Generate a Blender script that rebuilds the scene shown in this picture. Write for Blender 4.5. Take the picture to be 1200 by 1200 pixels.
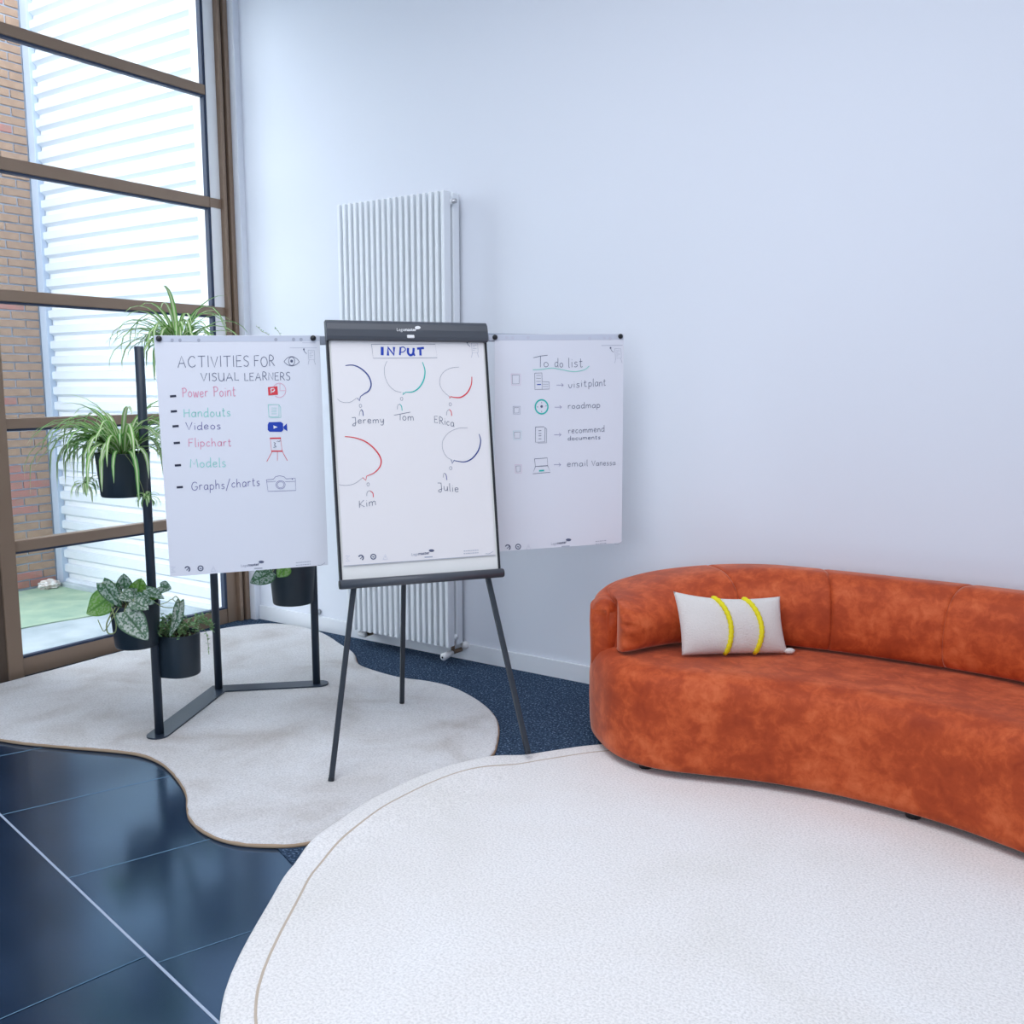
import bpy, bmesh, math, random
from mathutils import Vector, Matrix
for o in list(bpy.data.objects): bpy.data.objects.remove(o)
R = math.radians
PI = math.pi
V = Vector
scene = bpy.context.scene
COL = scene.collection

# ------------------------------------------------------------------ camera
F_PX = 1118.6
YAW, PITCH, ROLL = -0.591373, 0.134975, -0.0015
CAM = V((4.98095, -4.33521, 1.6))
fw = V((math.sin(YAW)*math.cos(PITCH), math.cos(YAW)*math.cos(PITCH), -math.sin(PITCH)))
r0 = V((math.cos(YAW), -math.sin(YAW), 0)); u0 = r0.cross(fw)
rt = r0*math.cos(ROLL)+u0*math.sin(ROLL); up = -r0*math.sin(ROLL)+u0*math.cos(ROLL)
cd = bpy.data.cameras.new('camera'); cam = bpy.data.objects.new('camera', cd); COL.objects.link(cam)
cam.matrix_world = Matrix(((rt.x, up.x, -fw.x, CAM.x), (rt.y, up.y, -fw.y, CAM.y), (rt.z, up.z, -fw.z, CAM.z), (0, 0, 0, 1)))
cd.sensor_width = 36; cd.sensor_fit = 'HORIZONTAL'; cd.lens = F_PX/1200*36
cd.clip_start = 0.05
scene.camera = cam

# ------------------------------------------------------------------ world, lights, exposure
w = bpy.data.worlds.new('sky'); scene.world = w; w.use_nodes = True
nt = w.node_tree; bg = nt.nodes['Background']
bg.inputs[0].default_value = (0.90, 0.945, 1.0, 1); bg.inputs[1].default_value = 5.2
def area(name, loc, rot, sx, sy, power, color):
    l = bpy.data.lights.new(name, 'AREA'); l.shape = 'RECTANGLE'; l.size = sx; l.size_y = sy
    l.energy = power; l.color = color
    o = bpy.data.objects.new(name, l); COL.objects.link(o); o.location = loc; o.rotation_euler = rot
    return o
area('daylight_front_windows', (4.0, -7.3, 2.2), (R(90), 0, 0), 4.4, 3.0, 80, (0.80, 0.89, 1.0))
area('ceiling_daylight', (3.6, -3.2, 4.1), (0, 0, 0), 4.5, 3.4, 134, (0.93, 0.95, 1.0))
scene.view_settings.view_transform = 'Standard'
scene.view_settings.look = 'None'
scene.view_settings.gamma = 1
scene.view_settings.use_curve_mapping = False
scene.view_settings.exposure = 0.0

# ------------------------------------------------------------------ pixel helpers (measure the place from the photograph)
def ray(x, y): return fw + rt*((x-600)/F_PX) - up*((y-600)/F_PX)
def onplane(x, y, n, k):
    d = ray(x, y); return CAM + d*((k-CAM.dot(n))/d.dot(n))
def onz(x, y, z=0.0): return onplane(x, y, V((0, 0, 1)), z)
FH = V((fw.x, fw.y, 0)).normalized()
def near(x, y, anchor, off=0.0):      # vertical plane facing the camera through anchor
    return onplane(x, y, FH, FH.dot(V(anchor)) + off)

# ------------------------------------------------------------------ materials
def mat(name, col=(0.8, 0.8, 0.8), rough=0.5, metal=0.0, noise=None, bump=None, sheen=None, emit=None, spec=None, coat=None):
    m = bpy.data.materials.new(name); m.use_nodes = True; t = m.node_tree; b = t.nodes['Principled BSDF']
    b.inputs['Base Color'].default_value = (*col, 1); b.inputs['Roughness'].default_value = rough; b.inputs['Metallic'].default_value = metal
    if spec is not None: b.inputs['Specular IOR Level'].default_value = spec
    if coat is not None: b.inputs['Coat Weight'].default_value = coat; b.inputs['Coat Roughness'].default_value = 0.05
    if sheen is not None:
        b.inputs['Sheen Weight'].default_value = sheen[0]; b.inputs['Sheen Roughness'].default_value = sheen[1]; b.inputs['Sheen Tint'].default_value = (*sheen[2], 1)
    tc = t.nodes.new('ShaderNodeTexCoord')
    if noise:   # (scale, detail, col2, lo, hi)
        n = t.nodes.new('ShaderNodeTexNoise'); n.inputs['Scale'].default_value = noise[0]; n.inputs['Detail'].default_value = noise[1]
        t.links.new(tc.outputs['Object'], n.inputs['Vector'])
        r = t.nodes.new('ShaderNodeMapRange'); r.inputs[1].default_value = noise[3]; r.inputs[2].default_value = noise[4]
        t.links.new(n.outputs['Fac'], r.inputs[0])
        mx = t.nodes.new('ShaderNodeMix'); mx.data_type = 'RGBA'
        mx.inputs[6].default_value = (*col, 1); mx.inputs[7].default_value = (*noise[2], 1)
        t.links.new(r.outputs[0], mx.inputs[0]); t.links.new(mx.outputs[2], b.inputs['Base Color'])
    if bump:    # (scale, strength, distance)
        n = t.nodes.new('ShaderNodeTexNoise'); n.inputs['Scale'].default_value = bump[0]; n.inputs['Detail'].default_value = 6
        t.links.new(tc.outputs['Object'], n.inputs['Vector'])
        bp = t.nodes.new('ShaderNodeBump'); bp.inputs['Strength'].default_value = bump[1]; bp.inputs['Distance'].default_value = bump[2]
        t.links.new(n.outputs['Fac'], bp.inputs['Height']); t.links.new(bp.outputs['Normal'], b.inputs['Normal'])
    return m
M = {}
M['wall'] = mat('wall_paint', (0.765, 0.80, 0.87), 0.6, bump=(60, 0.05, 0.002))
M['ceiling'] = mat('ceiling_paint', (0.82, 0.84, 0.87), 0.8)
M['skirting'] = mat('skirting_paint', (0.82, 0.85, 0.89), 0.35)
M['radiator'] = mat('radiator_enamel', (0.84, 0.88, 0.92), 0.3)
M['bronze'] = mat('bronze_aluminium', (0.27, 0.19, 0.135), 0.42, 0.25)
M['bronze_dark'] = mat('bronze_groove', (0.10, 0.07, 0.05), 0.5, 0.2)
M['gasket'] = mat('rubber_gasket', (0.02, 0.035, 0.075), 0.5)
M['jamb'] = mat('white_jamb', (0.86, 0.87, 0.88), 0.4)
M['dark_panel'] = mat('dark_door_panel', (0.012, 0.018, 0.03), 0.3)
M['corrugated'] = mat('corrugated_steel', (0.70, 0.74, 0.79), 0.45, 0.0, noise=(3, 4, (0.66, 0.71, 0.76), .4, .7))
M['zinc'] = mat('zinc_trim', (0.50, 0.58, 0.70), 0.45, 0.1)
M['brick'] = mat('brick', (0.36, 0.23, 0.155), 0.85, noise=(14, 5, (0.46, 0.30, 0.20), .35, .7), bump=(90, .4, .004))
M['brick_red'] = mat('brick_red', (0.50, 0.20, 0.17), 0.85, noise=(14, 5, (0.40, 0.22, 0.17), .35, .7), bump=(90, .4, .004))
M['mortar'] = mat('mortar', (0.46, 0.52, 0.62), 0.9)
M['concrete'] = mat('concrete', (0.34, 0.40, 0.43), 0.8, noise=(3.5, 6, (0.50, 0.56, 0.59), .35, .65))
M['turf'] = mat('green_turf', (0.27, 0.40, 0.30), 0.9, noise=(5, 5, (0.42, 0.54, 0.38), .35, .7), bump=(200, .4, .004))
M['tile'] = mat('dark_stone_tile', (0.012, 0.024, 0.052), 0.17, noise=(5, 8, (0.022, 0.040, 0.080), .3, .7), spec=0.8)
M['tile'].node_tree.nodes['Principled BSDF'].inputs['Specular Tint'].default_value = (0.38, 0.70, 1.0, 1)
M['tile'].node_tree.nodes['Principled BSDF'].inputs['IOR'].default_value = 1.9
M['grout'] = mat('pale_grout', (0.30, 0.35, 0.45), 0.8)
M['joint'] = mat('pale_joint', (0.42, 0.50, 0.62), 0.7)
M['black'] = mat('black_plastic', (0.012, 0.014, 0.018), 0.35)
M['charcoal'] = mat('charcoal_plastic', (0.066, 0.074, 0.09), 0.36)
M['leg_metal'] = mat('charcoal_leg_metal', (0.032, 0.040, 0.052), 0.4, 0.2)
M['stand'] = mat('blue_black_powder_coat', (0.022, 0.036, 0.058), 0.38, 0.0)
M['pot'] = mat('blue_black_pot', (0.014, 0.026, 0.038), 0.42, bump=(300, .1, .001))
M['soil'] = mat('soil', (0.05, 0.03, 0.02), 0.95, noise=(60, 3, (0.12, 0.08, 0.05), .4, .6))
M['board'] = mat('whiteboard', (0.86, 0.86, 0.83), 0.25)
M['paper'] = mat('flip_paper', (0.78, 0.80, 0.87), 0.75)
M['paper_front'] = mat('flip_paper_front', (0.82, 0.80, 0.81), 0.75)
M['paper_band'] = mat('paper_binding', (0.60, 0.64, 0.74), 0.75)
M['steel'] = mat('brushed_steel', (0.55, 0.56, 0.58), 0.3, 0.9)
M['rail'] = mat('grey_rail', (0.40, 0.44, 0.52), 0.4, 0.3)
M['white'] = mat('white_plastic', (0.85, 0.86, 0.87), 0.35)
M['brass'] = mat('brown_brass', (0.22, 0.16, 0.11), 0.4, 0.6)
INK = {'black': (0.025, 0.03, 0.06), 'pen': (0.10, 0.12, 0.20), 'thin': (0.20, 0.22, 0.30), 'red': (0.72, 0.05, 0.07), 'pink': (0.76, 0.30, 0.44), 'green': (0.30, 0.68, 0.62),
       'teal': (0.02, 0.50, 0.45), 'blue': (0.01, 0.05, 0.42), 'navy': (0.03, 0.06, 0.25), 'violet': (0.14, 0.13, 0.34), 'grey': (0.40, 0.43, 0.52), 'pale': (0.58, 0.60, 0.70), 'white': (0.85, 0.86, 0.9),
       'palepink': (0.72, 0.55, 0.68), 'palegreen': (0.50, 0.70, 0.75)}
for k, c in INK.items(): M['ink_'+k] = mat('ink_'+k, c, 0.7)
M['lamp_white'] = M['white']

def velvet():
    m = bpy.data.materials.new('rust_velvet'); m.use_nodes = True; t = m.node_tree; b = t.nodes['Principled BSDF']
    tc = t.nodes.new('ShaderNodeTexCoord')
    def noise(s, d, dist=0.0):
        n = t.nodes.new('ShaderNodeTexNoise'); n.inputs['Scale'].default_value = s; n.inputs['Detail'].default_value = d; n.inputs['Distortion'].default_value = dist
        t.links.new(tc.outputs['Object'], n.inputs['Vector']); return n
    n1 = noise(4.2, 10, .15); n2 = noise(17, 10, .35)
    for q in (n1, n2): q.inputs['Roughness'].default_value = .62
    ad = t.nodes.new('ShaderNodeMath'); ad.operation = 'MULTIPLY_ADD'; ad.inputs[1].default_value = 0.5
    sc = t.nodes.new('ShaderNodeMath'); sc.operation = 'MULTIPLY'; sc.inputs[1].default_value = 0.5
    t.links.new(n2.outputs['Fac'], sc.inputs[0]); t.links.new(n1.outputs['Fac'], ad.inputs[0]); t.links.new(sc.outputs[0], ad.inputs[2])
    cr = t.nodes.new('ShaderNodeValToRGB'); e = cr.color_ramp.elements
    e[0].position = .36; e[0].color = (0.33, 0.042, 0.010, 1); e[1].position = .64; e[1].color = (0.66, 0.140, 0.046, 1)
    x = cr.color_ramp.elements.new(.47); x.color = (0.42, 0.060, 0.014, 1); x = cr.color_ramp.elements.new(.54); x.color = (0.54, 0.090, 0.023, 1)
    t.links.new(ad.outputs[0], cr.inputs[0]); t.links.new(cr.outputs[0], b.inputs['Base Color'])
    b.inputs['Roughness'].default_value = 0.62; b.inputs['Specular IOR Level'].default_value = 0.25
    b.inputs['Sheen Weight'].default_value = 0.55; b.inputs['Sheen Roughness'].default_value = 0.34; b.inputs['Sheen Tint'].default_value = (1.0, 0.58, 0.45, 1)
    bp = t.nodes.new('ShaderNodeBump'); bp.inputs['Strength'].default_value = 0.25; bp.inputs['Distance'].default_value = 0.008
    t.links.new(ad.outputs[0], bp.inputs['Height']); t.links.new(bp.outputs['Normal'], b.inputs['Normal'])
    return m
M['velvet'] = velvet()
def rugmat(name, c1, c2, c3, s=5):
    m = bpy.data.materials.new(name); m.use_nodes = True; t = m.node_tree; b = t.nodes['Principled BSDF']
    tc = t.nodes.new('ShaderNodeTexCoord')
    n = t.nodes.new('ShaderNodeTexNoise'); n.inputs['Scale'].default_value = s; n.inputs['Detail'].default_value = 8; n.inputs['Distortion'].default_value = .6
    n2 = t.nodes.new('ShaderNodeTexNoise'); n2.inputs['Scale'].default_value = 130; n2.inputs['Detail'].default_value = 5
    for q in (n, n2): t.links.new(tc.outputs['Object'], q.inputs['Vector'])
    cr = t.nodes.new('ShaderNodeValToRGB'); e = cr.color_ramp.elements
    e[0].position = .30; e[0].color = (*c1, 1); e[1].position = .70; e[1].color = (*c3, 1); x = e.new(.5); x.color = (*c2, 1)
    t.links.new(n.outputs['Fac'], cr.inputs[0])
    mr = t.nodes.new('ShaderNodeMapRange'); mr.inputs[1].default_value = .3; mr.inputs[2].default_value = .6; mr.inputs[3].default_value = .80; mr.inputs[4].default_value = 1.03
    t.links.new(n2.outputs['Fac'], mr.inputs[0])
    mx = t.nodes.new('ShaderNodeVectorMath'); mx.operation = 'SCALE'
    t.links.new(cr.outputs[0], mx.inputs[0]); t.links.new(mr.outputs[0], mx.inputs['Scale']); t.links.new(mx.outputs[0], b.inputs['Base Color'])
    b.inputs['Roughness'].default_value = .95; b.inputs['Specular IOR Level'].default_value = .1; b.inputs['Sheen Weight'].default_value = .2
    bp = t.nodes.new('ShaderNodeBump'); bp.inputs['Strength'].default_value = .5; bp.inputs['Distance'].default_value = .006
    t.links.new(n2.outputs['Fac'], bp.inputs['Height']); t.links.new(bp.outputs['Normal'], b.inputs['Normal'])
    return m
M['rug_grey'] = rugmat('grey_wool_rug', (0.56, 0.525, 0.50), (0.72, 0.705, 0.70), (0.80, 0.80, 0.81), 2.6)
M['rug_white'] = rugmat('ivory_wool_rug', (0.84, 0.82, 0.79), (0.88, 0.86, 0.84), (0.90, 0.89, 0.88), 1.6)
M['rug_edge'] = mat('tan_rug_edge', (0.42, 0.30, 0.20), .9)
M['rug_stitch'] = mat('tan_stitch', (0.55, 0.46, 0.37), .9)
def carpetmat():
    m = bpy.data.materials.new('navy_carpet'); m.use_nodes = True; t = m.node_tree; b = t.nodes['Principled BSDF']
    tc = t.nodes.new('ShaderNodeTexCoord')
    n = t.nodes.new('ShaderNodeTexNoise'); n.inputs['Scale'].default_value = 110; n.inputs['Detail'].default_value = 3
    t.links.new(tc.outputs['Object'], n.inputs['Vector'])
    cr = t.nodes.new('ShaderNodeValToRGB'); e = cr.color_ramp.elements
    e[0].position = .35; e[0].color = (0.020, 0.036, 0.066, 1); e[1].position = .72; e[1].color = (0.22, 0.32, 0.46, 1); x = e.new(.58); x.color = (0.050, 0.085, 0.145, 1)
    t.links.new(n.outputs['Fac'], cr.inputs[0]); t.links.new(cr.outputs[0], b.inputs['Base Color'])
    b.inputs['Roughness'].default_value = 1; b.inputs['Specular IOR Level'].default_value = .1
    bp = t.nodes.new('ShaderNodeBump'); bp.inputs['Strength'].default_value = .6; bp.inputs['Distance'].default_value = .006
    t.links.new(n.outputs['Fac'], bp.inputs['Height']); t.links.new(bp.outputs['Normal'], b.inputs['Normal'])
    return m
M['carpet'] = carpetmat()
def glassmat():
    m = bpy.data.materials.new('window_glass'); m.use_nodes = True; t = m.node_tree
    t.nodes.remove(t.nodes['Principled BSDF']); out = t.nodes['Material Output']
    tr = t.nodes.new('ShaderNodeBsdfTransparent'); tr.inputs[0].default_value = (0.93, 0.96, 0.98, 1)
    gl = t.nodes.new('ShaderNodeBsdfGlossy'); gl.inputs['Roughness'].default_value = 0.01
    fr = t.nodes.new('ShaderNodeFresnel'); ge = t.nodes.new('ShaderNodeNewGeometry'); ir = t.nodes.new('ShaderNodeMapRange'); ir.inputs[3].default_value = 1.5; ir.inputs[4].default_value = 1/1.5
    t.links.new(ge.outputs['Backfacing'], ir.inputs[0]); t.links.new(ir.outputs[0], fr.inputs[0])      # same reflection on both faces of the sheet
    mx = t.nodes.new('ShaderNodeMixShader')
    t.links.new(fr.outputs[0], mx.inputs[0]); t.links.new(tr.outputs[0], mx.inputs[1]); t.links.new(gl.outputs[0], mx.inputs[2]); t.links.new(mx.outputs[0], out.inputs[0])
    return m
M['glass'] = glassmat()
def leafmat(name, edge, mid, rough=.4, mott=None):
    m = bpy.data.materials.new(name); m.use_nodes = True; t = m.node_tree; b = t.nodes['Principled BSDF']
    uv = t.nodes.new('ShaderNodeUVMap'); sp = t.nodes.new('ShaderNodeSeparateXYZ'); t.links.new(uv.outputs[0], sp.inputs[0])
    a = t.nodes.new('ShaderNodeMath'); a.operation = 'SUBTRACT'; a.inputs[1].default_value = .5
    ab = t.nodes.new('ShaderNodeMath'); ab.operation = 'ABSOLUTE'
    t.links.new(sp.outputs[0], a.inputs[0]); t.links.new(a.outputs[0], ab.inputs[0])
    cr = t.nodes.new('ShaderNodeValToRGB'); e = cr.color_ramp.elements
    if mott is None:
        e[0].position = .14; e[0].color = (*mid, 1); e[1].position = .26; e[1].color = (*edge, 1)
        t.links.new(ab.outputs[0], cr.inputs[0]); src = cr.outputs[0]
    else:
        tc = t.nodes.new('ShaderNodeTexCoord')
        n = t.nodes.new('ShaderNodeTexNoise'); n.inputs['Scale'].default_value = 95; n.inputs['Detail'].default_value = 3
        t.links.new(tc.outputs['Object'], n.inputs['Vector'])
        e[0].position = .46; e[0].color = (*edge, 1); e[1].position = .54; e[1].color = (*mott, 1)
        t.links.new(n.outputs['Fac'], cr.inputs[0])
        c2 = t.nodes.new('ShaderNodeValToRGB'); f = c2.color_ramp.elements
        f[0].position = .02; f[0].color = (1, 1, 1, 1); f[1].position = .07; f[1].color = (0, 0, 0, 1)
        g = f.new(.40); g.color = (0, 0, 0, 1); g = f.new(.47); g.color = (1, 1, 1, 1)
        t.links.new(ab.outputs[0], c2.inputs[0])
        mx = t.nodes.new('ShaderNodeMix'); mx.data_type = 'RGBA'; mx.inputs[7].default_value = (*mid, 1)
        t.links.new(c2.outputs[0], mx.inputs[0]); t.links.new(cr.outputs[0], mx.inputs[6]); src = mx.outputs[2]
    t.links.new(src, b.inputs['Base Color']); b.inputs['Roughness'].default_value = rough
    out = t.nodes['Material Output']; tl = t.nodes.new('ShaderNodeBsdfTranslucent'); t.links.new(src, tl.inputs[0])
    ms = t.nodes.new('ShaderNodeMixShader'); ms.inputs[0].default_value = .3
    t.links.new(b.outputs[0], ms.inputs[1]); t.links.new(tl.outputs[0], ms.inputs[2]); t.links.new(ms.outputs[0], out.inputs[0])
    return m
M['blade'] = leafmat('spider_leaf', (0.24, 0.52, 0.11), (0.84, 0.92, 0.62))
M['blade2'] = leafmat('spider_leaf_deep', (0.12, 0.38, 0.08), (0.68, 0.84, 0.46))
M['blade3'] = leafmat('spider_leaf_pale', (0.32, 0.56, 0.17), (0.88, 0.92, 0.72))
M['satin'] = leafmat('satin_leaf', (0.07, 0.19, 0.09), (0.05, 0.15, 0.06), .4, (0.40, 0.50, 0.44))
M['satin_silver'] = leafmat('satin_leaf_silver', (0.12, 0.24, 0.14), (0.07, 0.17, 0.08), .4, (0.55, 0.62, 0.55))
M['satin_green'] = leafmat('satin_leaf_green', (0.18, 0.44, 0.06), (0.12, 0.32, 0.05), .4, (0.32, 0.52, 0.20))
M['small_leaf'] = mat('small_leaf', (0.10, 0.30, 0.08), .4, noise=(40, 2, (0.30, 0.50, 0.22), .4, .6))
M['stem'] = mat('stem', (0.26, 0.32, 0.14), .5)
M['boucle'] = mat('ivory_boucle', (0.74, 0.70, 0.665), .95, bump=(160, .7, .005), sheen=(.3, .5, (1, 1, 1)))
M['yellow'] = mat('yellow_yarn', (0.82, 0.72, 0.01), .8, bump=(250, .4, .003))
M['stone'] = mat('pale_stone', (0.62, 0.52, 0.47), .9, noise=(30, 4, (0.78, 0.76, 0.74), .4, .6))

# ------------------------------------------------------------------ mesh helpers
def link(name, bm, m, parent=None, smooth=False, label=None, kind=None):
    me = bpy.data.meshes.new(name); bm.normal_update(); bm.to_mesh(me); bm.free()
    for mm in (m if isinstance(m, (list, tuple)) else [m]): me.materials.append(mm)
    if smooth:
        for p in me.polygons: p.use_smooth = True
    o = bpy.data.objects.new(name, me); COL.objects.link(o)
    if parent is not None: o.parent = parent; o.matrix_parent_inverse = Matrix.Translation(-V(parent_loc(parent)))
    if label: o['label'] = label
    if kind: o['kind'] = kind
    return o
def parent_loc(p):
    return p.location.copy() if p.parent is None else V((0, 0, 0))      # parts are modelled in world space, so only the root is offset
def empty(name, loc, label=None, cat=None, group=None):
    o = bpy.data.objects.new(name, None); COL.objects.link(o); o.location = loc; o.empty_display_size = .1
    if label: o['label'] = label
    if cat: o['category'] = cat
    if group: o['group'] = group
    return o
def tag(o, label, cat, group=None):
    o['label'] = label; o['category'] = cat
    if group: o['group'] = group
    return o
def bm_new(): return bmesh.new()
def box(bm, a, b, bev=0.0, mtx=None):
    a = V(a); b = V(b); c = (a+b)/2; s = b-a
    r = bmesh.ops.create_cube(bm, size=1.0)
    vs = r['verts']
    for v in vs: v.co = V((c.x+v.co.x*s.x, c.y+v.co.y*s.y, c.z+v.co.z*s.z))
    if bev > 0:
        es = list({e for v in vs for e in v.link_edges})
        rr = bmesh.ops.bevel(bm, geom=es, offset=bev, segments=2, affect='EDGES', profile=.5)
        vs = list({v for f in rr['faces'] for v in f.verts} | {v for v in vs if v.is_valid})
    if mtx is not None:
        for v in vs: v.co = mtx @ v.co
    return vs
def tube(bm, pts, rad, seg=10, cap=True):
    pts = [V(p) for p in pts]; n = len(pts); rads = rad if isinstance(rad, (list, tuple)) else [rad]*n
    rings = []; prev = None
    for i, p in enumerate(pts):
        t = (pts[min(i+1, n-1)]-pts[max(i-1, 0)]).normalized()
        if prev is None:
            a = V((0, 0, 1)) if abs(t.z) < .9 else V((1, 0, 0)); x = t.cross(a).normalized()
        else:
            x = (prev - t*prev.dot(t)).normalized()
        prev = x; y = t.cross(x)
        rings.append([bm.verts.new(p+(x*math.cos(2*PI*k/seg)+y*math.sin(2*PI*k/seg))*rads[i]) for k in range(seg)])
    for i in range(n-1):
        for k in range(seg):
            bm.faces.new((rings[i][k], rings[i][(k+1) % seg], rings[i+1][(k+1) % seg], rings[i+1][k]))
    if cap:
        bm.faces.new(rings[0][::-1]); bm.faces.new(rings[-1])
def prism(bm, poly, z0, z1, inset=0.0):
    n = len(poly)
    b = [bm.verts.new((p[0], p[1], z0)) for p in poly]; t = [bm.verts.new((p[0], p[1], z1)) for p in poly]
    for i in range(n): bm.faces.new((b[i], b[(i+1) % n], t[(i+1) % n], t[i]))
    bm.faces.new(t); bm.faces.new(b[::-1])
    return t
def catmull(pts, n, closed=True):
    pts = [V((*p, 0)) if len(p) == 2 else V(p) for p in pts]; out = []; m = len(pts)
    segs = m if closed else m-1
    for i in range(segs):
        if closed: p0, p1, p2, p3 = pts[(i-1) % m], pts[i], pts[(i+1) % m], pts[(i+2) % m]
        else: p0, p1, p2, p3 = pts[max(i-1, 0)], pts[i], pts[i+1], pts[min(i+2, m-1)]
        for k in range(n):
            t = k/n
            out.append(.5*((2*p1)+(p2-p0)*t+(2*p0-5*p1+4*p2-p3)*t*t+(3*p1-p0-3*p2+p3)*t**3))
    if not closed: out.append(pts[-1])
    return out
def resample(pts, n, closed=True):
    P = pts+[pts[0]] if closed else pts
    d = [0]
    for a, b in zip(P, P[1:]): d.append(d[-1]+(b-a).length)
    out = []; j = 0
    cnt = n if closed else n-1
    for i in range(n):
        s = d[-1]*i/cnt
        while j < len(d)-2 and d[j+1] < s: j += 1
        t = (s-d[j])/max(1e-9, d[j+1]-d[j]); out.append(P[j].lerp(P[j+1], min(1, t)))
    return out
def clip(poly, n, k):     # keep n.p <= k
    out = []
    for i in range(len(poly)):
        a, b = poly[i], poly[(i+1) % len(poly)]; da, db = n[0]*a[0]+n[1]*a[1]-k, n[0]*b[0]+n[1]*b[1]-k
        if da <= 0: out.append(a)
        if (da < 0) != (db < 0) and da != db:
            t = da/(da-db); out.append((a[0]+(b[0]-a[0])*t, a[1]+(b[1]-a[1])*t))
    return out
random.seed(4)

# ================================================================== THE ROOM
X0, X1, Y0, Y1, ZC = -0.10, 7.6, 0.0, -7.6, 4.3
def struct(name, bm, m, smooth=False): return link(name, bm, m, None, smooth, kind='structure')
# floor: slab + carpet + stone tiles laid one by one
fl = empty('floor', (0, 0, 0)); fl['kind'] = 'structure'
bm = bm_new(); box(bm, (X0-.3, Y1-.2, -.12), (X1+.2, .2, -.012)); link('grout_bed', bm, M['grout'], fl)
ux, uy = math.cos(R(-21)), math.sin(R(-21)); vx, vy = -uy, ux        # grid axes of the tile field
room = [(X0-.2, Y1), (X1, Y1), (X1, 0), (X0-.2, 0)]
KC = -1.133
cp = clip(room, (-vx, -vy), -KC)
bm = bm_new(); prism(bm, cp, -.011, 0.0015); link('carpet', bm, M['carpet'], fl)
# expansion joint (pale line) and the two tile fields
jn = V((1.496, -2.59)), V((2.204, -2.729)); jd = (jn[1]-jn[0]).normalized(); nrm = (jd.y, -jd.x)   # towards the camera
jk = nrm[0]*jn[0].x+nrm[1]*jn[0].y
if nrm[0]*CAM.x+nrm[1]*CAM.y < jk: nrm = (-nrm[0], -nrm[1]); jk = -jk
def add_tile(poly):
    if len(poly) < 3: return
    area2 = sum(poly[i][0]*poly[(i+1) % len(poly)][1]-poly[(i+1) % len(poly)][0]*poly[i][1] for i in range(len(poly)))
    if abs(area2) < .01: return
    bm = bm_new(); t = prism(bm, poly, -.013, random.uniform(-.0006, .0003))
    es = [e for e in bm.edges if e.verts[0] in t and e.verts[1] in t]
    bmesh.ops.bevel(bm, geom=es, offset=.0012, segments=1, affect='EDGES')
    link('tile', bm, M['tile'], fl)
TS, g = .642, .0022
for i in range(-8, 14):
    for j in range(-14, 6):
        a0 = 2.335+i*TS+g; a1 = a0+TS-2*g; b1 = KC-j*0-(-j)*0
        if j > 0: continue
        b1 = KC+j*1.284-g; b0 = b1-1.284+2*g
        q = [(a*ux+b*vx, a*uy+b*vy) for a, b in ((a0, b0), (a1, b0), (a1, b1), (a0, b1))]
        q = clip(q, nrm, jk-.004)
        for n_, k_ in (((1, 0), X1), ((-1, 0), -X0+.0), ((0, 1), 0), ((0, -1), -Y1)):
            if q: q = clip(q, n_, k_)
        if q: add_tile(q)
e1 = (jd.x, jd.y)
for i in range(-8, 12):
    for j in range(0, 9):
        a0 = .66+i*1.284+g; a1 = a0+1.284-2*g; b0 = jk+.004+j*TS; b1 = b0+TS-2*g
        q = [(a*e1[0]+b*nrm[0], a*e1[1]+b*nrm[1]) for a, b in ((a0, b0), (a1, b0), (a1, b1), (a0, b1))]
        q = clip(q, (-vx, -vy), 99) if q else q
        q = clip(q, (vx, vy), KC-.002) if q else q
        for n_, k_ in (((1, 0), X1), ((-1, 0), -X0+.0), ((0, 1), 0), ((0, -1), -Y1)):
            if q: q = clip(q, n_, k_)
        if q: add_tile(q)
js = [V((1.496, -2.59))-jd*2.2, V((2.204, -2.729))+jd*2.5]
bm = bm_new(); q = [(js[0].x-nrm[0]*.0038, js[0].y-nrm[1]*.0038), (js[1].x-nrm[0]*.0038, js[1].y-nrm[1]*.0038), (js[1].x+nrm[0]*.0038, js[1].y+nrm[1]*.0038), (js[0].x+nrm[0]*.0038, js[0].y+nrm[1]*.0038)]
q = clip(q, (-1, 0), -X0); q = clip(q, (vx, vy), KC-.01)
prism(bm, q, -.012, -.0004); bmesh.ops.recalc_face_normals(bm, faces=bm.faces[:]); link('expansion_joint', bm, M['joint'], fl, label='pale joint strip between the tile fields')
# walls
bm = bm_new(); box(bm, (X0-.02, 0, 0), (X1+.2, .2, ZC)); box(bm, (X0-.02, .0, -.12), (X1+.2, .2, 0)); struct('wall_back', bm, M['wall'])
bm = bm_new(); box(bm, (X1, Y1, -.12), (X1+.2, 0, ZC)); struct('wall_right', bm, M['wall'])
bm = bm_new(); box(bm, (X0-.3, Y1-.2, -.12), (X1+.2, Y1, .5)); box(bm, (X0-.3, Y1-.2, 3.9), (X1+.2, Y1, ZC))
box(bm, (X0-.3, Y1-.2, .5), (X1+.2, Y1, 3.9)); struct('wall_front', bm, M['wall'])
bm = bm_new(); box(bm, (X0-.05, Y1-.2, ZC), (X1+.2, .2, ZC+.15)); struct('ceiling', bm, M['ceiling'])
bm = bm_new(); box(bm, (X0-.15, -.045, -.12), (X0+.1, 0, ZC)); struct('wall_corner', bm, M['wall'])
bm = bm_new(); box(bm, (X0-.25, Y1, -.12), (X0, -2.75, ZC)); struct('wall_left', bm, M['wall'])
bm = bm_new(); box(bm, (X0+.1, -.014, .0), (X1, -.0005, .098), .003); struct('baseboard_back', bm, M['skirting'])
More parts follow.
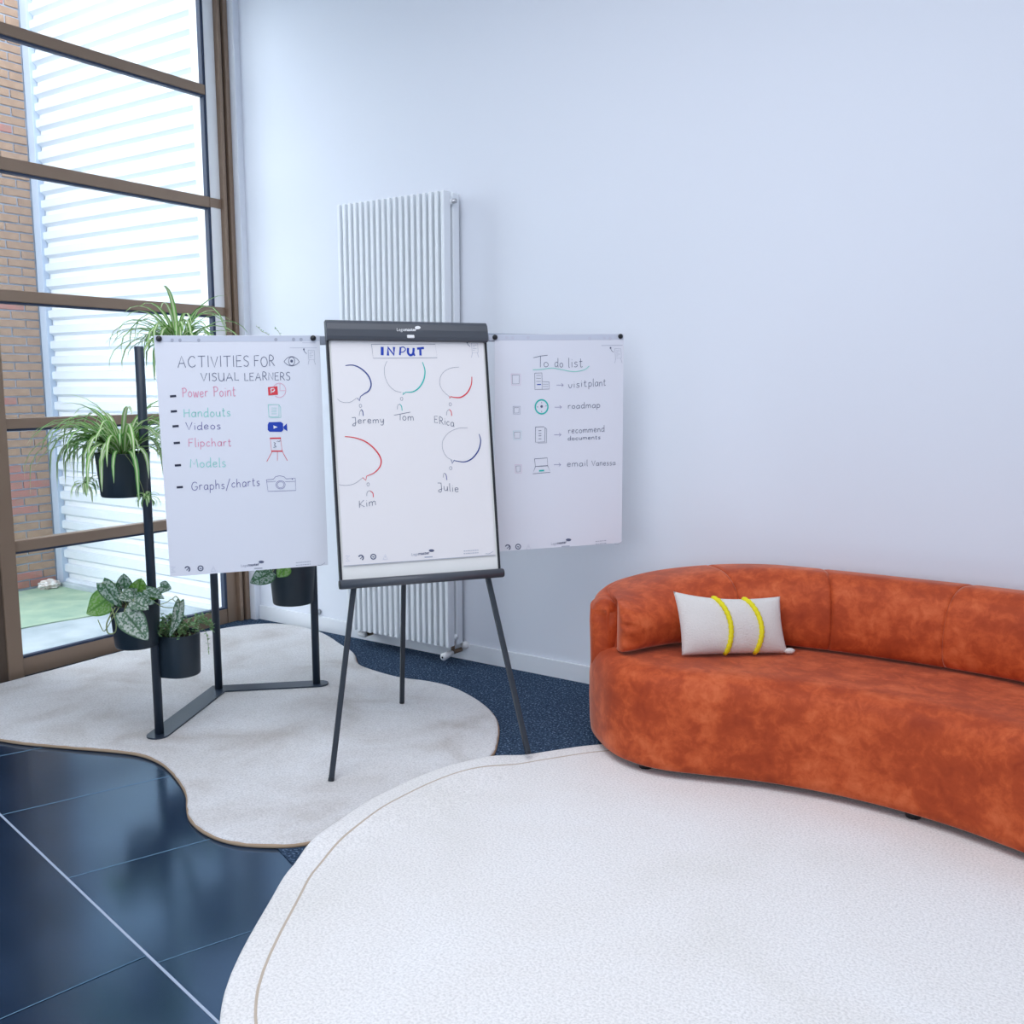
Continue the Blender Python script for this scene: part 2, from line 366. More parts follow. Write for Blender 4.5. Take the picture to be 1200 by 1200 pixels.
# window in the left wall
win = empty('window_1', (X0, -.85, 0)); win['kind'] = 'structure'
YL, YR = -1.615, -.222       # glass edges
rails = [(0, .098), (.692, .752), (1.357, 1.413), (2.027, 2.088), (2.700, 2.766), (3.38, 3.44), (4.02, ZC)]
for z0, z1 in rails:
    bm = bm_new(); box(bm, (X0-.05, YL, z0), (X0+.012, YR+.012, z1), .004); link('rail', bm, M['bronze'], win)
    bm = bm_new(); box(bm, (X0-.03, YL, z0-.012 if z0 else z1), (X0+.004, YR, z0 if z0 else z1+.012)); link('glazing_seal', bm, M['gasket'], win)
bm = bm_new(); box(bm, (X0-.05, -1.700, 0), (X0+.03, YL, ZC), .004); link('post', bm, M['bronze'], win)
bm = bm_new(); box(bm, (X0-.05, -1.745, 0), (X0+.02, -1.700, ZC)); link('post_side', bm, M['bronze_dark'], win, label='dark brown groove beside the post')
bm = bm_new(); box(bm, (X0-.03, YR, .098), (X0+.006, YR+.020, ZC)); link('glazing_seal', bm, M['gasket'], win)
bm = bm_new(); box(bm, (X0-.04, YR+.020, 0), (X0+.010, -.125, 1.36), .002); link('jamb', bm, M['bronze'], win)
bm = bm_new(); box(bm, (X0-.04, YR+.020, 1.36), (X0+.010, -.125, ZC), .002); link('jamb', bm, M['jamb'], win, label='white upper jamb strip')
for z0, z1 in rails[3:5]:
    bm = bm_new(); box(bm, (X0-.04, YR+.008, z0+.004), (X0+.016, -.123, z1-.004), .003); link('rail_end', bm, M['bronze'], win)
bm = bm_new(); box(bm, (X0-.04, -.125, 0), (X0+.045, -.098, ZC), .006); box(bm, (X0-.04, -.078, 0), (X0+.05, -.045, ZC), .006); link('post', bm, M['bronze'], win)
bm = bm_new(); box(bm, (X0-.04, -.099, 0), (X0+.025, -.077, ZC)); link('post_side', bm, M['bronze_dark'], win, label='dark brown groove in the corner post')
for (a, b) in zip(rails, rails[1:]):
    bm = bm_new(); box(bm, (X0-.016, YL-.01, a[1]), (X0-.010, YR+.01, b[0])); link('pane', bm, M['glass'], win)
# dark door beside the window
d = empty('door_1', (X0, -2.2, 0)); d['kind'] = 'structure'
bm = bm_new(); box(bm, (X0-.06, -2.75, 0), (X0, -1.745, ZC)); link('panel', bm, M['dark_panel'], d)
bm = bm_new(); box(bm, (X0-.0, -2.75, 0), (X0+.03, -2.68, ZC), .004); link('door_post', bm, M['bronze'], d)

# ================================================================== OUTSIDE, behind the glass
YW = -.12; XB = -2.22
cw = empty('trim_1', (XB, YW, 0)); cw['kind'] = 'structure'
bm = bm_new()     # trapezoidal corrugation, pitch 117 mm
prof = []; z = .0; pitch = .1165
while z < 6.2:
    prof += [(YW, z), (YW, z+.054), (YW+.036, z+.062), (YW+.040, z+.092)]; z += pitch
pv = [[bm.verts.new((x, y, zz)) for y, zz in prof] for x in (XB+.05, X0-.20)]
for a in range(len(prof)-1): bm.faces.new((pv[0][a], pv[1][a], pv[1][a+1], pv[0][a+1]))
link('corrugated_cladding', bm, M['corrugated'], cw)
bm = bm_new(); box(bm, (XB-.02, YW+.035, -.1), (X0-.1, YW+.2, 6.2)); link('wall_core', bm, M['jamb'], cw)
bm = bm_new(); box(bm, (X0-.21, YW-.012, 0), (X0-.10, YW+.1, 6.2)); link('end_trim', bm, M['jamb'], cw, label='white end trim of the cladding')
bm = bm_new(); box(bm, (XB+.0, YW-.02, 0), (XB+.085, YW+.03, 6.2), .003); link('corner_trim', bm, M['zinc'], cw, label='blue grey zinc corner strip')
bm = bm_new(); box(bm, (XB+.08, YW-.05, -.02), (X0-.1, YW+.03, .035), .006); link('kerb', bm, M['concrete'], cw)
bw = empty('wall_outside', (XB, -1, 0)); bw['kind'] = 'structure'
bm = bm_new(); box(bm, (XB-.3, -1.42, -.1), (XB-.012, YW+.2, 6.2)); link('mortar_bed', bm, M['mortar'], bw)
bl, bh, cz, cx = .205, .052, .0645, .217
meshes = []
for k in range(4):
    for mm in ('brick', 'brick_red'):
        bm = bm_new(); box(bm, (-.05, -bl/2, 0), (random.uniform(-.003, .004), bl/2, bh), .003)
        me = bpy.data.meshes.new('brick'); bm.to_mesh(me); bm.free(); me.materials.append(M[mm]); meshes.append(me)
cnt = 0; rest = bm_new()
random.seed(12)
for r in range(0, 95):
    for c in range(0, 20):
        yc = YW-.03-bl/2-c*cx-(cx/2 if r % 2 else 0); zz = .02+r*cz
        if r % 2 and c == 0:
            box(rest, (XB-.04, YW-.03-cx/2+.012, zz), (XB, YW-.03, zz+bh))
        if yc-bl/2 < -1.4: continue
        red = (random.random() < (.55 if 8 < r < 14 or r < 4 else .1))
        lim = -.98 if r < 52 else -.7
        if yc > lim and cnt < 300:
            o = bpy.data.objects.new('brick', meshes[2*random.randrange(4)+(1 if red else 0)]); COL.objects.link(o)
            o.parent = bw; o.location = (0+random.uniform(-.002, .002), yc+1, zz); cnt += 1
        else: box(rest, (XB-.04, yc-bl/2, zz), (XB, yc+bl/2, zz+bh))
link('brickwork', rest, M['brick'], bw, kind='stuff')
gr = bm_new(); box(gr, (XB-14, -14, -.14), (X0-.05, YW+.05, -.004)); struct('ground_outside', gr, M['concrete'])
tp = [onz(14, 741), onz(60, 731), onz(100, 724), onz(150, 717), onz(200, 709)]
tp = [(-1.15, -2.4), (-1.13, -1.3), (-1.1, -.9), (-1.04, -.60), (-.98, -.36), (-.95, YW-.05), (XB+.0, YW-.05), (XB+.0, -1.4), (XB+.0, -2.4)]
bm = bm_new(); prism(bm, tp, -.02, .004); tag(link('artificial_turf', bm, M['turf']), 'faded green turf mat on the ground outside against the brick wall', 'turf mat')
bm = bm_new(); bmesh.ops.create_icosphere(bm, subdivisions=3, radius=.06)
rs = random.Random(3)
for v in bm.verts:
    n = v.co.normalized(); f = 1+.25*math.sin(7*n.x+2)*math.sin(6*n.y)+.12*math.sin(15*n.z+3*n.x)
    v.co = V((v.co.x*1.0*f, v.co.y*1.3*f, v.co.z*.62*f))
sp = onz(57, 690, 0); c_ = V((XB+.09, sp.y, .035))
for v in bm.verts: v.co += c_
tag(link('stone', bm, M['stone'], smooth=False), 'pale lumpy stone lying on the turf at the foot of the brick wall', 'stone')

# ================================================================== RADIATOR
rd = empty('radiator', (1.35, -.09, .1), 'tall white vertical column radiator mounted on the white wall behind the flipchart', 'radiator')
RX0, RX1, NZ, RZ0, RZ1 = .965, 1.742, 19, .105, 2.617
tm = None
for row, (ya, yb) in enumerate(((-.165, -.105), (-.083, -.028))):
    for i in range(NZ):
        x = RX0+.009+(RX1-RX0-.018)*i/(NZ-1)
        if tm is None or i == 0:
            bm = bm_new(); box(bm, (-.0115, ya, RZ0), (.0115, yb, RZ1), .004)
            tm = bpy.data.meshes.new('tube'); bm.to_mesh(tm); bm.free(); tm.materials.append(M['radiator'])
        o = bpy.data.objects.new('tube', tm); COL.objects.link(o); o.parent = rd; o.matrix_parent_inverse = Matrix.Translation(-rd.location); o.location = (x, 0, 0)
for zz in (RZ0+.05, RZ1-.05):
    bm = bm_new(); tube(bm, [(RX0, -.094, zz), (RX1+.01, -.094, zz)], .016, 12); link('manifold', bm, M['radiator'], rd, True)
bm = bm_new(); tube(bm, [(RX1-.005, -.094, RZ1-.05), (RX1+.03, -.094, RZ1-.05)], .013, 12); link('vent_plug', bm, M['steel'], rd, True, label='small steel bleed plug')
for zz in (.6, 2.2):
    for x in (RX0+.1, RX1-.1): bm = bm_new(); box(bm, (x-.012, -.05, zz), (x+.012, -.001, zz+.04)); link('wall_bracket', bm, M['radiator'], rd)
def valve(x, knob):
    bm = bm_new(); tube(bm, [(x, -.094, RZ0+.02), (x, -.094, .062)], .012, 10); tube(bm, [(x, -.10, .062), (x, -.03, .060), (x, -.008, .060)], .013, 10); link('valve', bm, M['brass'], rd, True, label='brown metal valve')
    if knob:
        k0 = V((x, -.10, .062)); dr = V((-.05, -.99, -.12)).normalized()
        bm = bm_new(); tube(bm, [k0, k0+dr*.02, k0+dr*.022, k0+dr*.082, k0+dr*.088], [.013, .013, .019, .021, .017], 14); link('thermostat_knob', bm, M['white'], rd, True, label='white thermostat knob')
        bm = bm_new(); tube(bm, [k0+dr*.0875, k0+dr*.0895], .006, 10); link('knob_slot', bm, M['black'], rd)
        bm = bm_new(); tube(bm, [(x+.03, -.03, .09), (x+.03, -.003, .09)], .022, 14); link('pipe_rosette', bm, M['white'], rd, True)
    else:
        bm = bm_new(); tube(bm, [(x-.02, -.12, .075), (x+.03, -.12, .07)], .016, 12); link('valve_cap', bm, M['white'], rd, True)
valve(RX1-.02, True); valve(RX0+.075, False)
# round door stop on the wall
bm = bm_new(); tube(bm, [(.558, -.001, .125), (.558, -.028, .125), (.558, -.034, .125)], [.020, .019, .013], 20)
tag(link('door_stop', bm, M['steel'], smooth=True), 'small round steel door stop on the wall left of the radiator', 'door stop')

# ================================================================== RUGS
def in_poly(x, y, P):
    s = False; j = len(P)-1
    for i in range(len(P)):
        if (P[i].y > y) != (P[j].y > y) and x < (P[j].x-P[i].x)*(y-P[i].y)/(P[j].y-P[i].y)+P[i].x: s = not s
        j = i
    return s
def edge_dist(x, y, P):
    q = V((x, y, 0)); m = 9
    for i in range(len(P)):
        a, b = P[i], P[(i+1) % len(P)]; ab = b-a; t = max(0, min(1, (q-a).dot(ab)/max(1e-9, ab.length_squared))); m = min(m, (a+ab*t-q).length)
    return m
r1 = [(.20, -2.28), (.775, -2.203), (1.076, -2.10), (1.309, -2.004), (1.46, -1.962), (1.624, -1.975), (1.80, -2.036), (1.952, -2.11), (2.049, -2.181), (2.149, -2.242), (2.279, -2.277), (2.411, -2.273), (2.529, -2.224), (2.64, -2.13),
      (2.70, -1.95), (2.735, -1.65), (2.755, -1.35), (2.725, -1.13), (2.648, -.975), (2.545, -.818), (2.422, -.691), (2.25, -.579), (2.018, -.488), (1.842, -.484), (1.689, -.514), (1.489, -.498), (1.325, -.451), (1.145, -.301), (.95, -.207), (.743, -.107), (.569, -.055), (.36, -.045), (.20, -.10), (.10, -.22),
      (.03, -.40), (-.02, -.685), (-.03, -1.067), (-.02, -1.46), (-.02, -1.70), (.0, -2.05)]
R1 = resample(catmull(r1, 6), 260)
def normals(P):
    n = len(P); out = []
    ar = sum(P[i].x*P[(i+1) % n].y-P[(i+1) % n].x*P[i].y for i in range(n))
    sg = 1 if ar > 0 else -1
    for i in range(n):
        t = (P[(i+1) % n]-P[(i-1) % n]).normalized(); out.append(V((-t.y, t.x, 0))*sg)     # inward
    return out
N1 = normals(R1)
rug = empty('grey_rug', (1.3, -1.2, 0), 'grey organic-shaped wool rug under the plant stand and flipchart', 'rug')
T1 = .020
def ring_loft(bm, P, N, prof, wob=0.0):
    rings = []; rr = random.Random(5)
    wb = [rr.uniform(-wob, wob) for _ in P]
    for off, z in prof: rings.append([bm.verts.new((p.x+nn.x*(off+wb[i]), p.y+nn.y*(off+wb[i]), z)) for i, (p, nn) in enumerate(zip(P, N))])
    m = len(P)
    for a, b in zip(rings, rings[1:]):
        for i in range(m):
            try: bm.faces.new((a[i], a[(i+1) % m], b[(i+1) % m], b[i]))
            except ValueError: pass
    return rings
bm = bm_new(); rg = ring_loft(bm, R1, N1, [(.005, T1-.006), (.009, T1-.001), (.02, T1+.001)], .0012)
bmesh.ops.triangulate(bm, faces=[bm.faces.new(rg[-1])])
bmesh.ops.recalc_face_normals(bm, faces=bm.faces[:])
link('pile', bm, M['rug_grey'], rug)
bm = bm_new(); rg = ring_loft(bm, R1, N1, [(.02, .001), (.004, .001), (0, .003), (.000, .009), (.004, T1-.006), (.0155, T1-.002)]); link('edge_binding', bm, M['rug_edge'], rug, True, label='tan bound edge')
# ivory rug: large oval, its edge lies over the grey rug
r2 = [(2.785, -2.41), (2.70, -2.238), (2.658, -2.106), (2.635, -1.956), (2.616, -1.818), (2.616, -1.706), (2.627, -1.537), (2.658, -1.383), (2.720, -1.235), (2.806, -1.085), (2.912, -.924), (3.03, -.77),
      (3.25, -.58), (3.6, -.45), (4.1, -.42), (4.6, -.5), (5.05, -.75), (5.4, -1.15), (5.6, -1.7), (5.55, -2.3), (5.25, -2.85), (4.75, -3.2), (4.15, -3.3), (3.55, -3.15), (3.1, -2.88)]
R2 = resample(catmull(r2, 8), 220); N2 = normals(R2)
rug2 = empty('ivory_rug', (4.1, -1.8, 0), 'large round ivory wool rug in front of the rust sofa', 'rug')
def h_under(x, y):
    d = edge_dist(x, y, R1)
    if in_poly(x, y, R1): return .0235
    return .0235*(1-(lambda t: t*t*(3-2*t))(d/.15)) if d < .15 else 0.0
def rug2_sheet(offs, zt, m, name, label=None, under=0.0, closed_in=True):
    bm = bm_new(); rings = []
    for o_ in offs:
        rings.append([bm.verts.new((p.x+nn.x*o_[0], p.y+nn.y*o_[0], h_under(p.x+nn.x*o_[0], p.y+nn.y*o_[0])+o_[1])) for p, nn in zip(R2, N2)])
    n = len(R2)
    for a, b in zip(rings, rings[1:]):
        for i in range(n): bm.faces.new((a[i], a[(i+1) % n], b[(i+1) % n], b[i]))
    if closed_in:
        last = rings[-1]; base = [(v.co.x, v.co.y) for v in last]
        for f in (.94, .87, .8, .6, .3):
            nr = [bm.verts.new((4.1+(x-4.1)*f, -1.85+(y+1.85)*f, h_under(4.1+(x-4.1)*f, -1.85+(y+1.85)*f)+offs[-1][1])) for x, y in base]
            for i in range(n): bm.faces.new((last[i], last[(i+1) % n], nr[(i+1) % n], nr[i]))
            last = nr
        cv = bm.verts.new((4.1, -1.85, offs[-1][1]))
        for i in range(n): bm.faces.new((last[i], last[(i+1) % n], cv))
    bmesh.ops.recalc_face_normals(bm, faces=bm.faces[:])
    return link(name, bm, m, rug2, True, label=label)
ST = .088
rug2_sheet([(.01, .001), (0, .004), (.002, .011), (.01, .014), (.03, .0145), (.06, .0145), (ST-.004, .0145), (ST+.004, .0145), (ST+.06, .0155)], 0, M['rug_white'], 'pile')
rug2_sheet([(ST-.004, .0146), (ST-.002, .0156), (ST+.002, .0156), (ST+.004, .0146)], 0, M['rug_stitch'], 'stitched_line', 'tan stitched line around the border', closed_in=False)

# ================================================================== SOFA
foot = [(3.32, -.955), (3.45, -.950), (3.60, -.905), (3.80, -.845), (4.0, -.812), (4.16, -.805), (4.33, -.816), (4.52, -.850), (4.72, -.915), (4.87, -.955), (5.0, -.955),
        (5.13, -.905), (5.26, -.80), (5.36, -.65), (5.41, -.48), (5.38, -.33), (5.28, -.21), (5.10, -.13), (4.85, -.08), (4.5, -.05), (4.16, -.045), (3.8, -.05), (3.5, -.075), (3.25, -.12), (3.05, -.20),
        (2.935, -.31), (2.888, -.44), (2.905, -.58), (2.97, -.71), (3.07, -.82), (3.19, -.915)]
FT = resample(catmull(foot, 8), 300); FN = normals(FT)
sofa = empty('sofa', (4.15, -.5, 0), 'curved rust orange velvet sofa against the white wall on the ivory rug', 'sofa')
bm = bm_new(); SZ = .445
rg = ring_loft(bm, FT, FN, [(.05, .045), (.018, .045), (.004, .055), (0, .09), (-.004, .2), (-.004, .30), (.0, .355), (.012, .395), (.032, .422), (.062, .438), (.10, SZ), (.135, SZ+.001)])
bmesh.ops.triangulate(bm, faces=[bm.faces.new(rg[-1])])
bmesh.ops.recalc_face_normals(bm, faces=bm.faces[:])
link('seat_body', bm, M['velvet'], sofa, True)
# arc along the back, from the left front round to the right front
i0 = min(range(len(FT)), key=lambda i: (FT[i]-V((3.00, -.755, 0))).length)
i1 = min(range(len(FT)), key=lambda i: (FT[i]-V((5.30, -.755, 0))).length)
idx = []
i = i0
while True:
    idx.append(i)
    if i == i1: break
    i = (i-1) % len(FT)
BP = [FT[i] for i in idx]; BN = [FN[i] for i in idx]
arc = [0]
for a, b in zip(BP, BP[1:]): arc.append(arc[-1]+(b-a).length)
L = arc[-1]
def smooth_pts(xs, s):
    for (a, va), (b, vb) in zip(xs, xs[1:]):
        if s <= b: t = (s-a)/(b-a); t = t*t*(3-2*t); return va+(vb-va)*t
    return xs[-1][1]
def top_z(s):
    s = min(s, L-s) if s > L/2 else s
    return smooth_pts([(0, .664), (1.25, .783), (9, .786)], s)
# shell
bm = bm_new(); rings = []; TH = .128
for k, s in enumerate(arc):
    e = max(0, 1-s/.055, 1-(L-s)/.055); e = min(1, e); sc = math.sqrt(max(0.0, 1-e*e)); tz = top_z(s)-.012-.035*e*e
    mid = TH/2
    pr = [(0.0, .36), (-.003, .46), (-.006, .54), (-.003, .61), (.004, tz-.05), (.016, tz-.022), (.035, tz-.006), (.058, tz), (.082, tz-.006), (.105, tz-.022), (.122, tz-.05), (TH, .60), (TH, .50), (TH, .44)]
    zb = .36
    ring = []
    for o_, z_ in pr:
        o2 = mid+(o_-mid)*(.12+.88*sc)
        ring.append(bm.verts.new((BP[k].x+BN[k].x*o2, BP[k].y+BN[k].y*o2, z_)))
    rings.append(ring)
for a, b in zip(rings, rings[1:]):
    for i in range(len(a)-1): bm.faces.new((a[i], a[i+1], b[i+1], b[i]))
bm.faces.new(rings[0]); bm.faces.new(rings[-1])
bmesh.ops.recalc_face_normals(bm, faces=bm.faces[:])
link('back_shell', bm, M['velvet'], sofa, True)
# padded back panels, seamed
def s_at_x(x):
    return min((abs(BP[k].x-x), arc[k]) for k in range(len(BP)) if BP[k].y > -.45)[1]
cuts = [.022, s_at_x(3.26), s_at_x(3.80), s_at_x(4.43), s_at_x(5.03), L-.022]
def path_at(s):
    for k in range(len(arc)-1):
        if arc[k+1] >= s: t = (s-arc[k])/(arc[k+1]-arc[k]); return BP[k].lerp(BP[k+1], t), BN[k].lerp(BN[k+1], t).normalized()
    return BP[-1], BN[-1]
inn = [(3.150, -.80), (3.175, -.818), (3.205, -.810), (3.243, -.770), (3.290, -.68), (3.36, -.57), (3.46, -.47), (3.58, -.39), (3.76, -.33), (3.96, -.305), (4.15, -.30)]
inn = inn+[(8.30-x, y) for x, y in inn[-2::-1]]
IC = resample(catmull(inn, 8, False), 400, False)
def inner_at(s):
    f = (s-cuts[0])/(cuts[-1]-cuts[0]); f = min(max(f, 0), 1)*(len(IC)-1); i = min(int(f), len(IC)-2)
    return IC[i].lerp(IC[i+1], f-i)
for ci, (ca, cb) in enumerate(zip(cuts, cuts[1:])):
    bm = bm_new(); rings = []; ns = max(12, int((cb-ca)/.018))
    if ci == 0 or ci == len(cuts)-2: ns = 70
    for k in range(ns+1):
        u = k/ns; s = ca+(cb-ca)*u
        # seam dips
        ds = min(s-ca, cb-s); dip = .004*max(0, 1-ds/.012)**2
        end = 0.0; ple = 0.0
        de = s-cuts[0] if ci == 0 else (cuts[-1]-s if ci == len(cuts)-2 else 9)
        if de < 9:
            end = max(0, 1-de/.075); end = min(1, end)
            dip = 0 if de < .1 else dip
        sc = math.sqrt(max(0, 1-end*end))
        pt, nn = path_at(s); tz = top_z(s)
        # (share of the way from the back to the front face, height)
        hz = lambda t: .56+(tz-.56)*t
        pr = [(.20, .455), (.60, .452), (.80, .456), (.905, .470), (.972, .503), (1, hz(0)), (.988, hz(.24)), (.95, hz(.46)), (.885, hz(.65)), (.79, hz(.80)), (.67, hz(.91)), (.54, hz(.975)), (.40, tz), (.12, tz-.002), (.02, tz-.012), (.0, tz-.06)]
        pr = [(p_.x, p_.y) for p_ in catmull(pr, 3)]; NP = len(pr)
        po = pt+nn*(.055+.055*max(0, 1-de/.22)); pi = inner_at(s); vv = pi-po; wl = vv.length*(.30+.70*sc); vd = vv.normalized()
        mid_o = .10
        ring = []
        for q, (o_, z_) in enumerate(pr):
            o2 = o_*wl-dip*(1 if o_ > .3 else 0)
            if de < .26 and 9 <= q <= 33:
                amp = .010*math.exp(-((de-.085)/.055)**2)
                o2 += amp*math.sin(z_*115+de*18+math.sin(z_*31)*1.4)
            zc = .56; z2 = z_-(.016*(1-sc)*min(1, max(0, (z_-.56)/.15)))
            z2 -= dip*.8*min(1, max(0, (z_-.6)/.1))
            ring.append(bm.verts.new((po.x+vd.x*o2, po.y+vd.y*o2, z2)))
        rings.append(ring)
    for a, b in zip(rings, rings[1:]):
        for i in range(len(a)): bm.faces.new((a[i], a[(i+1) % len(a)], b[(i+1) % len(a)], b[i]))
    bm.faces.new(rings[0]); bm.faces.new(rings[-1])
    bmesh.ops.recalc_face_normals(bm, faces=bm.faces[:])
    link('back_panel', bm, M['velvet'], sofa, True)
for (x, y) in ((3.33, -.885), (4.35, -.755), (2.965, -.56), (5.0, -.88), (3.2, -.22), (4.15, -.14), (5.2, -.3)):
    zb = .0165 if in_poly(x, y, R2) else .002
    bm = bm_new(); tube(bm, [(x, y, zb), (x, y, .05)], [.026, .032], 14); link('foot', bm, M['black'], sofa, True)
bm = bm_new(); bx = box(bm, (-.001, -.012, -.02), (.001, .012, .02))
tp_ = V((2.878, -.47, .20))
for v in bx: v.co += tp_
link('fabric_tab', bm, M['black'], sofa)

# ------------------------------------------------------------------ pillow
PB0 = onz(799, 768, .456); PB1 = onz(923, 765, .456); pd = (PB1-PB0); plen = pd.length; pd.normalize()
pback = V((-pd.y, pd.x, 0)); lean = R(16); pv_ = V((0, 0, 1))*math.cos(lean)+pback*math.sin(lean); pn = pd.cross(pv_)    # pn towards viewer
pn = pn if pn.dot(CAM-PB0) > 0 else -pn
ptl = onplane(789, 693, pn, pn.dot(PB0)); ptr = onplane(914, 699, pn, pn.dot(PB0))
PH = ((ptl-PB0).dot(pv_)+(ptr-PB0).dot(pv_))/2
pil = empty('throw_pillow', PB0.lerp(PB1, .5), 'oblong ivory boucle pillow with two yellow braids on the rust sofa', 'pillow')
PC = PB0.lerp(PB1, .5)+pv_*PH/2+pn*.0
c4 = [PB0-PC, PB1-PC, ptr-PC, ptl-PC]
def pil_pt(u, v, side):     # u, v in -1..1
    b = .25*((1-u)*(1-v)*c4[0]+(1+u)*(1-v)*c4[1]+(1+u)*(1+v)*c4[2]+(1-u)*(1+v)*c4[3])
    pin = 1-.05*(1-abs(u)**2)*abs(v)**3-.0; pin2 = 1-.045*(1-v*v)*abs(u)**3
    x = b.dot(pd)*pin2; y = b.dot(pv_)*(1-.17*(1-u*u)*max(0, v)**3-.02*(1-u*u)*max(0, -v)**3)
    th = .062*(max(0, 1-u*u)**.5)*(max(0, 1-v*v)**.5)+.004*(1-u**8)*(1-v**8)
    th *= 1+.05*math.sin(5*u+3*v)
    return PC+pd*x+pv_*y+pn*(th*side)
NU, NV = 44, 28
bm = bm_new(); grids = []
for side in (1, -1):
    grids.append([[bm.verts.new(pil_pt(-1+2*i/NU, -1+2*j/NV, side)) for j in range(NV+1)] for i in range(NU+1)])
for gi, gq in enumerate(grids):
    for i in range(NU):
        for j in range(NV):
            f = (gq[i][j], gq[i+1][j], gq[i+1][j+1], gq[i][j+1]); bm.faces.new(f if gi == 0 else f[::-1])
bmesh.ops.remove_doubles(bm, verts=bm.verts[:], dist=.0008)
link('cover', bm, M['boucle'], pil, True)
for uu0, uu1, cv in ((-.28, -.20, .16), (.29, .36, .17)):
    bm = bm_new(); pts = []; K = 34
    for k in range(K+1):
        v = 1-2*k/K; u = uu0+(uu1-uu0)*(k/K)+cv*math.sin(PI*k/K)*.9
        pts.append(pil_pt(u, v*.995, 1)+pn*.004)
    rr = [.0105+.0018*math.sin(k*2.4) for k in range(K+1)]
    tube(bm, pts, rr, 8); link('braid', bm, M['yellow'], pil, True, label='yellow woollen braid')
bm = bm_new(); bmesh.ops.create_icosphere(bm, subdivisions=2, radius=.016)
q = pil_pt(1, -1, 1)
for v in bm.verts: v.co = q+pd*(v.co.x*1.6+.008)+pv_*(v.co.z*.8+.008)+pn*v.co.y
link('corner_tuft', bm, M['boucle'], pil, True)

# ================================================================== FLIPCHART EASEL
AZ = R(54.3); LEAN = R(10)
bu = V((math.cos(AZ), math.sin(AZ), 0)); bk = V((-bu.y, bu.x, 0))
bv = V((0, 0, 1))*math.cos(LEAN)+bk*math.sin(LEAN); bn = bu.cross(bv)      # bn towards the camera
if bn.dot(CAM) < 0: pass
FA = onz(388, 915, .021); FB = onz(619, 884, .033)
KB = bn.dot(onz(388, 915, 0))
def bpt(x, y, off=0): return onplane(x, y, bn, KB+off)
TLc = bpt(384, 401); TRc = bpt(569.5, 400); BLc = bpt(400, 682); BRc = bpt(585, 668)
BC = (TLc+TRc+BLc+BRc)/4
hw = ((TRc-TLc).dot(bu)+(BRc-BLc).dot(bu))/4; hh = ((TLc-BLc).dot(bv)+(TRc-BRc).dot(bv))/4
def bm_pt(a, b, c=0): return BC+bu*a+bv*b+bn*c        # board coordinates
BM = Matrix(((bu.x, bv.x, bn.x, BC.x), (bu.y, bv.y, bn.y, BC.y), (bu.z, bv.z, bn.z, BC.z), (0, 0, 0, 1)))
ez = empty('flipchart_easel', (BC.x, BC.y, 0), 'tripod flipchart easel with charcoal clamp bar holding the central paper', 'easel')
bm = bm_new(); box(bm, (-hw+.004, -hh, -.022), (hw-.004, hh+.02, -.004), .002, BM); link('whiteboard', bm, M['board'], ez)
for sgn in (-1, 1):
    bm = bm_new(); box(bm, (sgn*hw-.005, -hh, -.026), (sgn*hw+.005, hh+.02, .002), .002, BM); link('edge_strip', bm, M['black'], ez)
# clamp header (rounded bar)
bm = bm_new(); hb = hh+.0; HT = .088
prof = [(-.03, hb), (.014, hb), (.020, hb+.004), (.023, hb+.016), (.024, hb+.045), (.020, hb+.070), (.010, hb+.083), (-.004, hb+HT), (-.03, hb+HT)]
rr = []
for x in (-hw-.006, -hw-.004, hw+.004, hw+.006):
    k = .92 if abs(x) > hw+.005 else 1
    rr.append([bm.verts.new(bm_pt(x, hb+HT/2+(z-hb-HT/2)*k, y*k)) for y, z in prof])
for a, b in zip(rr, rr[1:]):
    for i in range(len(prof)): bm.faces.new((a[i], a[(i+1) % len(prof)], b[(i+1) % len(prof)], b[i]))
bm.faces.new(rr[0]); bm.faces.new(rr[-1]); bmesh.ops.recalc_face_normals(bm, faces=bm.faces[:])
link('clamp_bar', bm, M['charcoal'], ez)
bm = bm_new(); box(bm, (-.016+.003, hb+.010, .020), (.016+.003, hb+.024, .0275), .003, BM); link('clamp_button', bm, M['white'], ez, label='white release button')
# tray
bm = bm_new(); tube(bm, [bm_pt(-hw-.008, -hh-.012, .012), bm_pt(hw+.008, -hh-.012, .012)], .0195, 14); link('tray', bm, M['charcoal'], ez, True)
bm = bm_new(); tube(bm, [bm_pt(-hw-.012, -hh-.012, .012), bm_pt(-hw-.008, -hh-.012, .012)], .0175, 14); link('tray_cap', bm, M['black'], ez)
bm = bm_new(); tube(bm, [bm_pt(hw+.008, -hh-.012, .012), bm_pt(hw+.012, -hh-.012, .012)], .0175, 14); link('tray_cap', bm, M['black'], ez)
# legs
def leg(a, b):
    d = (b-a); L_ = d.length; d.normalize(); s = bu; t = d.cross(s).normalized(); s = t.cross(d)
    bm = bm_new(); vs = []
    for q in (a, b): vs.append([bm.verts.new(q+s*x+t*y) for x, y in ((-.0105, -.008), (-.007, -.011), (.007, -.011), (.0105, -.008), (.0105, .008), (.007, .011), (-.007, .011), (-.0105, .008))])
    for i in range(8): bm.faces.new((vs[0][i], vs[0][(i+1) % 8], vs[1][(i+1) % 8], vs[1][i]))
    bm.faces.new(vs[0]); bm.faces.new(vs[1]); bmesh.ops.recalc_face_normals(bm, faces=bm.faces[:])
    l = link('leg', bm, M['leg_metal'], ez)
    bm = bm_new(); tube(bm, [b-d*.012, b+d*.001], .0125, 10); link('foot_cap', bm, M['black'], l)
LA = bpt(415, 684, -.03); LB = bpt(571, 674, -.03)
top_c = hh-.05
def ext(p, q):      # continue the leg line up behind the board
    d = (q-p); t = (top_c-(p-BC).dot(bv))/(d.dot(bv)); return p+d*t
